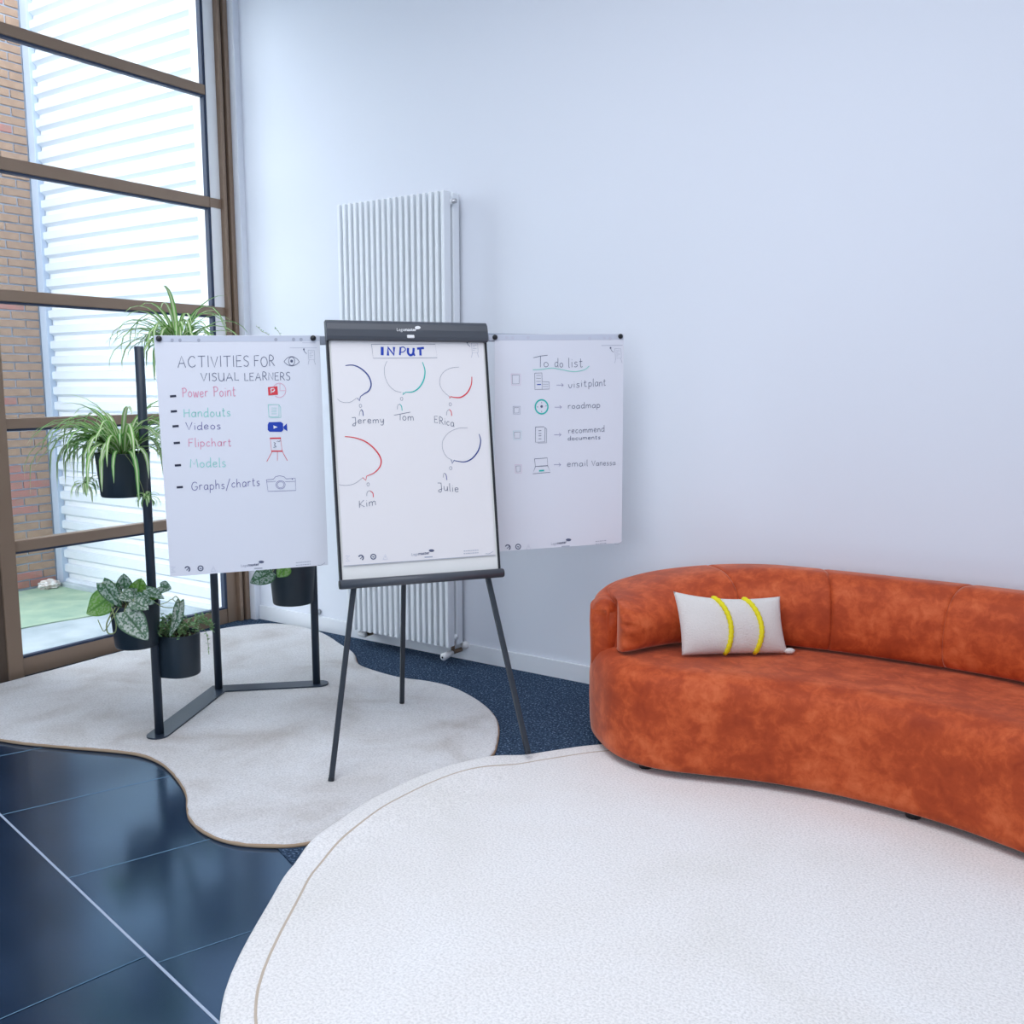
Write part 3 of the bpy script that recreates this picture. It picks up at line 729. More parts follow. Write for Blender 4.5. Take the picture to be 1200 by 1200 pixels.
def mk(p, foot):
    return ext(p, p+(p-foot))
for P_, F_ in ((LA, V((FA.x, FA.y, .021))), (LB, V((FB.x, FB.y, .036)))):
    a = ext(F_, P_); leg(a, F_)
FCp = onz(471, 824, .021)
leg(bm_pt(.0, top_c, -.05), V((FCp.x, FCp.y, .021)))
bm = bm_new(); box(bm, (-.12, top_c-.03, -.06), (.12, top_c+.05, -.024), .004, BM); link('leg_bracket', bm, M['leg_metal'], ez)
# extension arms behind the clamp
ARM0 = V((2.03, -1.40, 0)); AZ2 = R(55)
au = V((math.cos(AZ2), math.sin(AZ2), 0)); abk = V((-au.y, au.x, 0)); an = au.cross(V((0, 0, 1)))
def arm_plane(off=0): return an, an.dot(V((2.03, -1.395, 0)))+off
def apt(x, y, off=0): n_, k_ = arm_plane(off); return onplane(x, y, n_, k_)
KL = an.dot(V((2.036, -1.402, 0)))
AL0 = apt(181.5, 402); AL1 = apt(384, 397); AR1 = apt(730, 401)
TH3 = R(3)
def arm_piece(pa, pb):
    d = (pb-pa).normalized(); bm = bm_new(); L_ = (pb-pa).length
    y = V((0, 0, 1)); z = d.cross(y).normalized(); y = z.cross(d)
    mm = Matrix(((d.x, y.x, z.x, pa.x), (d.y, y.y, z.y, pa.y), (d.z, y.z, z.z, pa.z), (0, 0, 0, 1)))
    box(bm, (0, -.019, -.016), (L_, .019, -.003), .003, mm); return link('extension_arm', bm, M['rail'], ez, label='pale grey pull-out arm')
zl = 1.768
PLt = apt(180, 393); PLr = apt(374, 393)
aL = V((AL0.x, AL0.y, zl)); aM = V((AL1.x, AL1.y, zl+.012)) + au*.25
arm_piece(aL, aM)
arm_piece(V((AR1.x, AR1.y, 1.801))-au*(.74), V((AR1.x, AR1.y, 1.801)))

# ------------------------------------------------------------------ stroke lettering
G = {
'A': (.75, [[(0, 0), (.38, 1), (.72, 0)], [(.12, .36), (.62, .38)]]),
'C': (.75, [[(.68, .82), (.5, .98), (.25, .92), (.05, .6), (.08, .25), (.3, .02), (.55, .04), (.7, .2)]]),
'T': (.7, [[(0, .98), (.7, 1)], [(.36, .98), (.34, 0)]]),
'I': (.14, [[(.07, 1), (.06, 0)]]),
'V': (.65, [[(0, 1), (.3, 0), (.65, 1)]]),
'E': (.5, [[(.5, 1), (.03, .98), (0, 0), (.5, .03)], [(.02, .52), (.42, .54)]]),
'S': (.52, [[(.5, .88), (.32, 1), (.08, .88), (.08, .65), (.42, .42), (.46, .16), (.25, 0), (0, .1)]]),
'F': (.52, [[(.52, 1), (.03, .98), (0, 0)], [(.02, .52), (.42, .54)]]),
'O': (.72, [[(.35, 1), (.1, .85), (0, .5), (.12, .12), (.36, 0), (.62, .15), (.7, .5), (.58, .88), (.35, 1)]]),
'R': (.58, [[(.03, 0), (.05, 1), (.35, .98), (.48, .78), (.38, .56), (.06, .5)], [(.2, .5), (.58, 0)]]),
'U': (.6, [[(0, 1), (.02, .3), (.2, .02), (.42, .06), (.56, .35), (.57, 1)], [(.57, .5), (.6, 0)]]),
'L': (.45, [[(.02, 1), (0, .02), (.45, .04)]]),
'N': (.62, [[(.0, 0), (.03, 1), (.55, .02), (.6, 1)]]),
'P': (.52, [[(.04, 0), (.06, 1)], [(-.06, .95), (.3, 1), (.5, .8), (.4, .55), (.06, .48)]]),
'H': (.6, [[(.03, 1), (.0, 0)], [(.58, 1), (.56, 0)], [(.02, .52), (.57, .54)]]),
'M': (.8, [[(0, 0), (.08, 1), (.38, .35), (.68, 1), (.78, 0)]]),
'G': (.72, [[(.66, .85), (.45, 1), (.18, .88), (.03, .5), (.12, .12), (.38, 0), (.62, .14), (.68, .42), (.42, .42)]]),
'K': (.55, [[(.02, 1), (0, 0)], [(.5, .95), (.04, .48), (.55, .02)]]),
'J': (.5, [[(0, .95), (.4, 1)], [(.4, 1), (.42, .1), (.3, -.3), (.05, -.25), (.1, -.05), (.5, .2)]]),
'a': (.5, [[(.44, .5), (.25, .6), (.04, .4), (.05, .1), (.22, 0), (.42, .2), (.46, .58), (.46, .08), (.52, 0)]]),
'b': (.5, [[(.03, 1.05), (.02, 0), (.3, .02), (.46, .3), (.3, .58), (.04, .42)]]),
'c': (.42, [[(.4, .5), (.24, .6), (.04, .4), (.05, .12), (.22, 0), (.42, .12)]]),
'd': (.5, [[(.46, .5), (.25, .6), (.04, .4), (.05, .1), (.22, 0), (.44, .2)], [(.48, 1.1), (.46, .05), (.52, 0)]]),
'e': (.46, [[(.04, .3), (.4, .36), (.36, .56), (.18, .6), (.03, .4), (.06, .1), (.24, 0), (.44, .12)]]),
'h': (.48, [[(.02, 1.1), (.02, 0)], [(.02, .35), (.2, .6), (.38, .5), (.42, 0)]]),
'i': (.1, [[(.05, .6), (.05, 0)], [(.05, .82), (.06, .88)]]),
'k': (.42, [[(.02, 1.1), (.02, 0)], [(.38, .6), (.04, .3), (.42, 0)]]),
'l': (.12, [[(.05, 1.1), (.04, .08), (.12, 0)]]),
'm': (.72, [[(.02, .6), (.02, 0)], [(.02, .4), (.18, .6), (.33, .5), (.35, 0)], [(.35, .4), (.5, .6), (.66, .5), (.7, 0)]]),
'n': (.44, [[(.02, .6), (.02, 0)], [(.02, .38), (.2, .6), (.38, .5), (.42, 0)]]),
'o': (.46, [[(.22, .6), (.04, .42), (.04, .15), (.22, 0), (.42, .15), (.42, .42), (.22, .6)]]),
'p': (.48, [[(.02, .6), (.0, -.42)], [(.02, .45), (.22, .6), (.44, .4), (.4, .1), (.2, 0), (.03, .12)]]),
'r': (.34, [[(.02, .6), (.02, 0)], [(.02, .36), (.16, .58), (.34, .55)]]),
's': (.36, [[(.34, .54), (.18, .6), (.05, .48), (.12, .34), (.3, .26), (.32, .1), (.16, 0), (0, .06)]]),
't': (.34, [[(.14, .95), (.12, .12), (.22, 0), (.34, .06)], [(0, .62), (.32, .66)]]),
'u': (.46, [[(.02, .6), (.03, .15), (.18, 0), (.36, .12), (.42, .6)], [(.42, .6), (.43, .05), (.48, 0)]]),
'v': (.42, [[(0, .6), (.1, .1), (.2, 0), (.34, .15), (.4, .6)]]),
'w': (.62, [[(0, .6), (.1, .05), (.2, 0), (.3, .5), (.42, 0), (.52, .05), (.62, .6)]]),
'y': (.45, [[(.02, .6), (.06, .2), (.2, .08), (.36, .25), (.42, .6)], [(.42, .6), (.38, -.2), (.2, -.4), (.03, -.3)]]),
'/': (.5, [[(.5, 1.15), (0, -.35)]]),
'-': (.4, [[(0, .4), (.4, .4)]]),
' ': (.3, []),
}
def smooth_line(pts, n=4):
    if len(pts) < 3: return [V((*p, 0)) for p in pts]
    return catmull(pts, n, False)
class Sheet:
    """A flat sheet in the scene: turns measured image points into points just above its face and draws ribbons there."""
    def __init__(s, plane_n, plane_k, uax, vax, off=.0007):
        s.n = plane_n; s.k = plane_k; s.u = uax; s.v = vax; s.off = off
    def P(s, x, y): return onplane(x, y, s.n, s.k+s.off)
    def ribbon(s, bm, pts, wd, lift=0.0):       # pts: world points on the sheet, wd: metres or list
        n = len(pts); wds = wd if isinstance(wd, (list, tuple)) else [wd]*n; L_, R_ = [], []
        for i, p in enumerate(pts):
            t = (pts[min(i+1, n-1)]-pts[max(i-1, 0)])
            if t.length < 1e-7: t = s.u.copy()
            t.normalize(); q = s.n.cross(t).normalized()*wds[i]/2; l = s.n*lift
            L_.append(bm.verts.new(p+q+l)); R_.append(bm.verts.new(p-q+l))
        for i in range(n-1): bm.faces.new((L_[i], L_[i+1], R_[i+1], R_[i]))
    def text(s, bm, txt, p0, p1, hpx, wd, jit=.03, seed=1):
        rn = random.Random(seed); a = s.P(*p0); b = s.P(*p1); top = s.P(p0[0], p0[1]-hpx); h = (top-a).dot(s.v)
        d = (b-a); tot = sum(G[c][0]+.2 for c in txt)-.2; adv = d.length/tot; d.normalize(); x = 0
        for c in txt:
            wd_, st = G[c]; jy = rn.uniform(-jit, jit); js = 1+rn.uniform(-jit, jit)*1.5
            for pl in st:
                q = smooth_line(pl) if (c.islower() or c in 'OCSGUJPR') else [V((*p, 0)) for p in pl]
                s.ribbon(bm, [a+d*((x+p.x)*adv)+s.v*((p.y*js+jy)*h) for p in q], wd)
            x += wd_+.2
    def poly(s, bm, pts, wd, sm=False, closed=False):
        if closed: pts = pts+[pts[0]]
        if sm: pts = [(p.x, p.y) for p in smooth_line(pts, 6)]
        s.ribbon(bm, [s.P(*p) for p in pts], wd)
    def fill(s, bm, pts, lift=.0003):
        bm.faces.new([bm.verts.new(s.P(*p)+s.n*lift) for p in pts])
def ell(cx, cy, rx, ry, a0=0, a1=360, n=20): return [(cx+rx*math.cos(R(a0+(a1-a0)*k/n)), cy+ry*math.sin(R(a0+(a1-a0)*k/n))) for k in range(n+1)]
def font_text(body, sheet, p0, p1, m, name, parent, off=.0, bold=0.0, label=None):
    """printed type: text curve turned into a flat mesh, fitted from p0 to p1 (image points measured on the sheet)."""
    cu = bpy.data.curves.new('t', 'FONT'); cu.body = body; cu.size = 1; cu.offset = bold
    to = bpy.data.objects.new('t', cu); me = bpy.data.meshes.new_from_object(to)
    xs = [v.co.x for v in me.vertices]; x0, x1 = min(xs), max(xs)
    a = sheet.P(*p0); b = sheet.P(*p1); d = b-a; sc = d.length/(x1-x0); d.normalize()
    for v in me.vertices: v.co = a+d*((v.co.x-x0)*sc)+sheet.v*(v.co.y*sc)+sheet.n*off
    me.materials.clear(); me.materials.append(m)
    o = bpy.data.objects.new(name, me); COL.objects.link(o); o.parent = parent; o.matrix_parent_inverse = Matrix.Translation(-parent_loc(parent))
    bpy.data.objects.remove(to); bpy.data.curves.remove(cu)
    if label: o['label'] = label
    return o
def ink(name, col, parent, fn, label=None):
    bm = bm_new(); fn(bm); return link(name, bm, M['ink_'+col], parent, label=label)

def footer(S, parent, pts, skip_first=False):
    """printed strip at the bottom of a sheet: four small marks, the maker's word mark, two lines of small print and a swoosh"""
    (m0, m1, m2, m3), (wa, wb), (ia, ib) = pts
    def k0(bm): S.poly(bm, [(m0[0]-3, m0[1]-3), (m0[0]+2, m0[1]-3), (m0[0]-2, m0[1]), (m0[0]+2, m0[1]+3), (m0[0]-3, m0[1]+3)], .0022)
    if not skip_first: ink('printed_mark', 'pale', parent, k0)
    def k1(bm): S.poly(bm, ell(*m1, 2.8, 2.9, 200, 420), [.005]*21); S.poly(bm, [(m1[0]-1, m1[1]+1.5), (m1[0]+2, m1[1]-1.5)], .003)
    ink('printed_mark', 'pen', parent, k1)
    def k2(bm): S.poly(bm, ell(*m2, 2.9, 2.8), .0045); S.poly(bm, [(m2[0]-1.2, m2[1]), (m2[0]+1.2, m2[1]+.5)], .004)
    ink('printed_mark', 'pen', parent, k2)
    def k3(bm): S.poly(bm, [(m3[0]-2.6, m3[1]+3), (m3[0], m3[1]-3), (m3[0]+2.6, m3[1]+3)], .002, closed=True); S.poly(bm, [(m3[0], m3[1]-1), (m3[0], m3[1]+1)], .002)
    ink('printed_mark', 'pale', parent, k3)
    font_text('Lega', S, wa, (wa[0]+(wb[0]-wa[0])*.36, wa[1]+(wb[1]-wa[1])*.36), M['ink_grey'], 'printed_word', parent)
    font_text('master', S, (wa[0]+(wb[0]-wa[0])*.38, wa[1]+(wb[1]-wa[1])*.38), wb, M['ink_pen'], 'printed_word', parent, bold=.02)
    def lo(bm): S.fill(bm, ell(wb[0]+2.2, wb[1]-4, 3.2, 1.6, n=16)[:-1])
    ink('printed_emblem', 'pen', parent, lo)
    def l2(bm): S.poly(bm, [(wb[0]-6, wb[1]+3.8), (wb[0]+3.5, wb[1]+3.2)], .0045)
    ink('printed_line', 'grey', parent, l2)
    def sm(bm):
        for yy in (0, 3.0):
            rn = random.Random(7)
            x = ia[0]
            while x < ib[0]-1:
                l_ = rn.uniform(1.2, 3); xe = min(ib[0], x+l_); t0 = (x-ia[0])/(ib[0]-ia[0]); t1 = (xe-ia[0])/(ib[0]-ia[0])
                S.poly(bm, [(x, ia[1]+yy+(ib[1]-ia[1])*t0), (xe, ia[1]+yy+(ib[1]-ia[1])*t1)], .0035); x = xe+.8
    ink('small_print', 'grey', parent, sm)
    def sw(bm): S.poly(bm, [(ib[0]+8, ib[1]+4.0), (ib[0]+12, ib[1]+4.3), (ib[0]+17, ib[1]+1.5)], [.002]*13, sm=True)
    ink('printed_swoosh', 'grey', parent, sw)
def corner_icon(S, parent, c):
    x, y = c      # top left of the little drawing of a flipchart
    def f(bm):
        S.poly(bm, [(x, y), (x+7.2, y+.3), (x+7.8, y+11.2), (x+.8, y+11.2)], .0016, closed=True)
        for k in range(4): S.poly(bm, [(x+1.5, y+2.5+k*2), (x+6-(k % 2)*2, y+2.5+k*2)], .0014)
        S.poly(bm, [(x+1.2, y+11.2), (x, y+17)], .0016); S.poly(bm, [(x+6.8, y+11.2), (x+8.6, y+17)], .0016)
    ink('printed_easel_icon', 'grey', parent, f)
    def a(bm): S.poly(bm, [(x-5, y-1), (x-4, y+2), (x-1.5, y+4.2)], .0022, sm=True); S.fill(bm, ell(x-5, y-.8, 1.0, 1.2, n=8)[:-1])
    ink('printed_pointer', 'pen', parent, a)

# ------------------------------------------------------------------ LEFT SHEET
def make_sheet(name, TLp, TRp, BRp, BLp, off, m, label, curl=.0):
    """thin hanging sheet with a little belly; corners are world points"""
    e = empty(name, (BLp+BRp)/2, label, 'paper')
    bm = bm_new(); gx, gy = 16, 24; fr = []; n_ = (TRp-TLp).cross(TLp-BLp).normalized()
    if n_.dot(CAM-TLp) < 0: n_ = -n_
    for side in (0, 1):
        fr.append([[bm.verts.new(TLp.lerp(TRp, i/gx).lerp(BLp.lerp(BRp, i/gx), j/gy)-n_*(side*.0008)) for j in range(gy+1)] for i in range(gx+1)])
    for q, s_ in zip(fr, (1, -1)):
        for i in range(gx):
            for j in range(gy): bm.faces.new((q[i][j], q[i][j+1], q[i+1][j+1], q[i+1][j]))
    for i in range(gx): bm.faces.new((fr[0][i][0], fr[0][i+1][0], fr[1][i+1][0], fr[1][i][0])); bm.faces.new((fr[0][i][gy], fr[0][i+1][gy], fr[1][i+1][gy], fr[1][i][gy]))
    for j in range(gy): bm.faces.new((fr[0][0][j], fr[0][0][j+1], fr[1][0][j+1], fr[1][0][j])); bm.faces.new((fr[0][gx][j], fr[0][gx][j+1], fr[1][gx][j+1], fr[1][gx][j]))
    bmesh.ops.recalc_face_normals(bm, faces=bm.faces[:])
    link('sheet', bm, m, e)
    return e, n_
def sheet_frame(az, lean, anchor):
    u = V((math.cos(az), math.sin(az), 0)); b = V((-u.y, u.x, 0)); v = V((0, 0, 1))*math.cos(lean)+b*math.sin(lean); n = u.cross(v)
    return u, v, n, n.dot(anchor)
u_, v_, n_, k_ = sheet_frame(R(55), R(3), V((1.66, -1.935, 1.787)))
S = Sheet(n_, k_, u_, v_, .0009)
q = lambda x, y: onplane(x, y, n_, k_)
TLp = q(180, 393); W_, H_ = (q(374.5, 393)-TLp).dot(u_), (TLp-q(199.5, 676)).dot(v_)
W2 = (q(384, 662)-q(199.5, 676)).dot(u_); Wm = (W_+W2)/2
pl, _ = make_sheet('paper_sheet', q(180, 393), q(374.5, 393), q(384.5, 662), q(199.5, 676), 0, M['paper'], 'flipchart sheet headed activities for visual learners, left of the easel')
C = lambda x, y: (170+x/5.4545, 380+y/5.4545)
def cpl(S, bm, pts, wd, sm=False, closed=False, cv=None): S.poly(bm, [cv(*p) for p in pts], wd, sm, closed)
ink('binding_strip', 'white', pl, lambda bm: None) if False else None
bm = bm_new(); S.fill(bm, [(180.3, 393.6), (374.2, 393.6), (374.6, 399.8), (180.7, 400.6)], -.0003); link('binding_strip', bm, M['paper_band'], pl)
for x, y in ((173, 102), (223, 102), (343, 102), (836, 98), (949, 97), (997, 97)):
    ink('punched_hole', 'grey', pl, lambda bm: S.fill(bm, ell(*C(x, y), 2.0, 2.1, n=12)[:-1], .0002))
def T(col, txt, a, b, h, wd, seed=1, S=S, par=pl, cv=C, name='handwriting', hs=5.4545):
    lab = {'pink': 'pink', 'green': 'pale green', 'violet': 'violet', 'red': 'red', 'blue': 'bold blue', 'pen': 'dark', 'thin': 'grey black', 'black': 'black', 'teal': 'teal'}.get(col, col)
    ink(name, col, par, lambda bm: S.text(bm, txt, cv(*a), cv(*b), h/hs, wd, seed=seed), label=lab+' handwriting')
T('pen', 'ACTIVITIES', (210, 276), (665, 270), 72, .0026)
T('pen', 'FOR', (700, 270), (828, 268), 66, .0026, 2)
T('pen', 'VISUAL', (358, 363), (600, 360), 52, .0026, 3)
T('pen', 'LEARNERS', (638, 360), (928, 356), 50, .0026, 4)
T('pink', 'Power', (240, 466), (402, 462), 56, .0030, 5)
T('pink', 'Point', (440, 462), (578, 458), 60, .0030, 6)
T('green', 'Handouts', (250, 594), (545, 586), 54, .0032, 7)
T('violet', 'Videos', (262, 674), (482, 670), 46, .0026, 8)
T('pink', 'Flipchart', (280, 782), (550, 778), 50, .0028, 9)
T('green', 'Models', (290, 916), (515, 910), 54, .0032, 10)
T('violet', 'Graphs', (298, 1062), (508, 1050), 52, .0024, 11)
T('violet', '/charts', (518, 1046), (732, 1030), 50, .0024, 12)
for x, y in ((179, 459), (184, 556), (195, 651), (203, 758), (210, 901), (222, 1041)):
    ink('bullet_dash', 'black', pl, lambda bm: cpl(S, bm, [(x-20, y+2), (x+20, y-1)], .0088, cv=C))
def eye(bm):
    cpl(S, bm, [(888, 238), (910, 215), (940, 206), (970, 220), (986, 240)], .0022, True, cv=C); cpl(S, bm, [(888, 238), (910, 258), (940, 266), (968, 256), (986, 240)], .0022, True, cv=C)
    S.poly(bm, ell(*C(937, 236), 3.6, 5.0), .0022); S.fill(bm, ell(*C(937, 235), 1.6, 1.7, n=12)[:-1])
ink('eye_drawing', 'pen', pl, eye)
ink('slide_drawing', 'red', pl, lambda bm: S.fill(bm, [C(785, 402), C(846, 396), C(850, 450), C(788, 455)], .0))
ink('slide_letter', 'white', pl, lambda bm: (cpl(S, bm, [(806, 442), (804, 412)], .0045, cv=C), cpl(S, bm, [(804, 412), (822, 410), (828, 420), (820, 430), (806, 432)], .0045, cv=C)), label='white letter P').location.z += 0
ink('pie_chart_drawing', 'pink', pl, lambda bm: (S.poly(bm, ell(*C(858, 422), 7.6, 8.4, -150, 130), .0018), cpl(S, bm, [(862, 378), (862, 424), (896, 424)], .0018, cv=C)))
ink('document_drawing', 'green', pl, lambda bm: (cpl(S, bm, [(787, 514), (856, 513), (856, 590), (792, 592)], .0026, closed=True, cv=C), cpl(S, bm, [(856, 516), (866, 528), (868, 596), (798, 598)], .002, cv=C), [cpl(S, bm, [(808, y), (842, y)], .0016, cv=C) for y in (535, 548, 560, 572)]))
ink('video_camera_drawing', 'blue', pl, lambda bm: (S.fill(bm, [C(*p) for p in ((784, 640), (792, 626), (868, 624), (882, 634), (884, 676), (872, 688), (796, 687), (784, 676))], 0), S.fill(bm, [C(*p) for p in ((884, 655), (906, 634), (910, 684), (886, 668))], 0)))
ink('play_symbol', 'white', pl, lambda bm: S.fill(bm, [C(820, 646), C(848, 657), C(822, 668)], .0005))
ink('easel_drawing', 'red', pl, lambda bm: (cpl(S, bm, [(798, 729), (868, 728)], .0062, cv=C), cpl(S, bm, [(808, 811), (880, 811)], .0055, cv=C), cpl(S, bm, [(801, 730), (808, 811)], .0014, cv=C), cpl(S, bm, [(866, 730), (876, 811)], .0014, cv=C),
    cpl(S, bm, [(812, 815), (778, 878)], .0022, cv=C), cpl(S, bm, [(846, 815), (846, 872)], .0016, cv=C), cpl(S, bm, [(878, 815), (910, 872)], .0022, cv=C)))
ink('scribble_drawing', 'pen', pl, lambda bm: (cpl(S, bm, [(822, 755), (834, 762), (826, 772), (838, 782), (820, 788)], .002, True, cv=C), cpl(S, bm, [(842, 752), (850, 746), (856, 752), (862, 744), (868, 750)], .0016, True, cv=C)))
ink('photo_camera_drawing', 'violet', pl, lambda bm: (cpl(S, bm, [(776, 994), (820, 990), (834, 974), (860, 968), (888, 974), (902, 988), (960, 984), (964, 1062), (786, 1068)], .0018, closed=True, cv=C), S.poly(bm, ell(*C(866, 1026), 5.4, 4.8), .0018), S.poly(bm, ell(*C(866, 1026), 3.9, 3.5), .0014),
    cpl(S, bm, [(778, 1008), (836, 1004)], .0014, cv=C), cpl(S, bm, [(896, 1006), (960, 1004)], .0014, cv=C), S.fill(bm, ell(*C(941, 989), .8, .7, n=8)[:-1])))
corner_icon(S, pl, C(1042, 165)); ink('small_print', 'pale', pl, lambda bm: (cpl(S, bm, [(925, 150), (1098, 150)], .002, cv=C), cpl(S, bm, [(1005, 118), (1090, 118)], .002, cv=C)))
footer(S, pl, (((203.5, 667.5), (219.5, 667), (235, 666), (250, 666.5)), ((282.5, 664.5), (304, 662.5)), ((347, 659.5), (364, 658))))

# ------------------------------------------------------------------ RIGHT SHEET
u2, v2, n2, k2 = sheet_frame(R(55), R(3), V((2.863, -.222, 1.826)))
S2 = Sheet(n2, k2, u2, v2, .0009)
q = lambda x, y: onplane(x, y, n2, k2)
TR_, BR_ = q(731, 391), q(728.5, 636)
TL_ = TR_-(q(731, 391)-q(573, 392)).normalized()*.652; BL_ = BR_-(q(728.5, 636)-q(588, 646)).normalized()*.652
pr_, _ = make_sheet('paper_sheet', TL_, TR_, BR_, BL_, 0, M['paper'], 'flipchart sheet with the to do list, right of the easel')
C2 = lambda x, y: (560+x/6.6667, 380+y/6.6667)
bm = bm_new(); S2.fill(bm, [(573, 392.4), (730.6, 391.6), (730.5, 398), (573.4, 399)], -.0003); link('binding_strip', bm, M['paper_band'], pr_)
for x, y in ((225, 103), (272, 104), (392, 104), (873, 110), (987, 109), (1033, 110)):
    ink('punched_hole', 'pale', pr_, lambda bm: S2.fill(bm, ell(*C2(x, y), 1.8, 1.9, n=12)[:-1], .0002))
def T2(col, txt, a, b, h, wd, seed=1): T(col, txt, a, b, h, wd, seed, S2, pr_, C2, hs=6.6667)
T2('pen', 'o', (515, 332), (551, 332), 62, .0024, 1); ink('handwriting', 'pen', pr_, lambda bm: (cpl(S2, bm, [(433, 262), (490, 248), (545, 242)], .0024, cv=C2), cpl(S2, bm, [(490, 250), (488, 336)], .0024, cv=C2)), label='dark handwriting')
T2('pen', 'do', (600, 334), (665, 334), 60, .0024, 2); T2('pen', 'list', (708, 336), (818, 332), 68, .0024, 3)
ink('wavy_underline', 'green', pr_, lambda bm: cpl(S2, bm, [(430, 356), (500, 352), (580, 342), (660, 356), (750, 370), (830, 356), (870, 326)], .0040, True, cv=C2))
T2('pen', 'visit', (708, 498), (850, 486), 52, .0024, 4); T2('pen', 'plant', (866, 486), (998, 480), 52, .0024, 5)
T2('pen', 'roadmap', (706, 660), (955, 650), 42, .0024, 6)
T2('pen', 'recommend', (708, 852), (988, 838), 44, .0024, 7); T2('pen', 'documents', (704, 906), (956, 896), 30, .0024, 8)
T2('pen', 'email', (698, 1112), (858, 1106), 44, .0023, 9); T2('pen', 'Vanessa', (890, 1106), (1074, 1100), 40, .0023, 10)
for x, y in ((614, 475), (600, 648), (596, 863), (594, 1097)):
    ink('arrow', 'violet', pr_, lambda bm: (cpl(S2, bm, [(x, y), (x+54, y)], .0016, cv=C2), cpl(S2, bm, [(x+38, y-14), (x+54, y), (x+40, y+12)], .0016, cv=C2)))
for (x0, y0, x1, y1), oc in (((268, 396, 324, 466), 'palepink'), ((282, 650, 322, 694), 'grey'), ((284, 842, 330, 892), 'palegreen'), ((298, 1106, 332, 1154), 'palepink')):
    ink('checkbox_drawing', 'thin', pr_, lambda bm: cpl(S2, bm, [(x0, y0+2), (x1, y0), (x1-2, y1-2), (x0+3, y1)], .0018, closed=True, cv=C2))
    ink('checkbox_outline', oc, pr_, lambda bm: cpl(S2, bm, [(x0-8, y0-8), (x1+10, y0-9), (x1+9, y1+8), (x0-4, y1+9)], .0020, closed=True, cv=C2))
def building(bm):
    cpl(S2, bm, [(444, 382), (500, 380), (502, 450), (556, 450), (558, 506), (446, 510)], .0024, closed=True, cv=C2)
    for y in (400, 422, 446): cpl(S2, bm, [(456, y), (492, y)], .0018, cv=C2)
    for y in (468, 486): cpl(S2, bm, [(506, y), (550, y)], .0016, cv=C2)
    cpl(S2, bm, [(502, 450), (502, 508)], .0014, cv=C2)
ink('building_drawing', 'thin', pr_, building); ink('building_sign', 'blue', pr_, lambda bm: cpl(S2, bm, [(462, 471), (494, 470)], .0042, cv=C2))
ink('compass_ring', 'teal', pr_, lambda bm: S2.poly(bm, ell(*C2(498, 645), 7.4, 8.2, n=28), .0068))
ink('compass_needle', 'pen', pr_, lambda bm: (S2.fill(bm, ell(*C2(498, 642), 1.5, 1.6, n=10)[:-1]), cpl(S2, bm, [(498, 606), (499, 618)], .002, cv=C2), cpl(S2, bm, [(498, 676), (499, 688)], .002, cv=C2), cpl(S2, bm, [(460, 646), (472, 646)], .002, cv=C2), cpl(S2, bm, [(526, 640), (538, 638)], .002, cv=C2)))
ink('document_drawing', 'pen', pr_, lambda bm: (cpl(S2, bm, [(450, 803), (514, 800), (526, 812), (522, 918), (450, 922)], .0022, closed=True, cv=C2), cpl(S2, bm, [(526, 808), (538, 818), (536, 926), (468, 928)], .0016, cv=C2), [cpl(S2, bm, [(474, y), (496, y-1)], .0026, cv=C2) for y in (832, 854, 872, 896)]))
ink('laptop_drawing', 'pen', pr_, lambda bm: (cpl(S2, bm, [(442, 1052), (542, 1044), (546, 1104), (450, 1110)], .0024, closed=True, cv=C2), cpl(S2, bm, [(450, 1110), (546, 1106), (566, 1156), (430, 1168)], .0024, closed=True, cv=C2)))
ink('laptop_touchpad', 'teal', pr_, lambda bm: cpl(S2, bm, [(478, 1145), (518, 1142)], .0075, cv=C2))
corner_icon(S2, pr_, (720.5, 408.5)); ink('small_print', 'grey', pr_, lambda bm: cpl(S2, bm, [(965, 166), (1130, 164)], .002, cv=C2))
footer(S2, pr_, (((583, 642), (595, 641.5), (607.2, 640.6), (619.3, 640.8)), ((646, 638.8), (664, 636.6)), ((698, 634.6), (712, 633.2))), True)

# ------------------------------------------------------------------ CENTRE PAD on the board
S3 = Sheet(bn, KB+.0015, bu, bv, .0009)
qb = lambda x, y: onplane(x, y, bn, KB+.0015)
P1, P2, P3, P4 = qb(387.5, 400.5), qb(566, 399.5), qb(580.5, 650.5), qb(402.5, 663.5)
P1 += bv*.01; P2 += bv*.01
pc, _ = make_sheet('paper_sheet', P1, P2, P3, P4, 0, M['paper_front'], 'flipchart sheet headed input, clamped on the easel board')
C3 = lambda x, y: (370+x/5.4545, 370+y/5.4545)
bm = bm_new(); S3.poly(bm, [(403, 663.2), (580.5, 650.2)], .0022); link('lower_edge', bm, M['ink_grey'], pc)
ink('title_frame', 'thin', pc, lambda bm: cpl(S3, bm, [(356, 182), (764, 182), (776, 268), (368, 272)], .0017, closed=True, cv=C3))
def inp(bm):
    W = .0095
    cpl(S3, bm, [(425, 199), (425, 252)], .0125, cv=C3); cpl(S3, bm, [(462, 254), (462, 202), (500, 250), (500, 200)], W+.001, cv=C3)
    cpl(S3, bm, [(538, 252), (542, 200)], W-.002, cv=C3); cpl(S3, bm, [(536, 206), (560, 200), (574, 214), (562, 230), (544, 234)], .004, True, cv=C3)
    cpl(S3, bm, [(590, 206), (590, 236), (604, 252), (622, 242), (626, 206)], W, True, cv=C3); cpl(S3, bm, [(626, 240), (632, 256)], W-.002, cv=C3)
    cpl(S3, bm, [(648, 210), (692, 206)], W, cv=C3); cpl(S3, bm, [(668, 212), (670, 254)], W, cv=C3)
ink('title_lettering', 'blue', pc, inp, label='bold blue title')
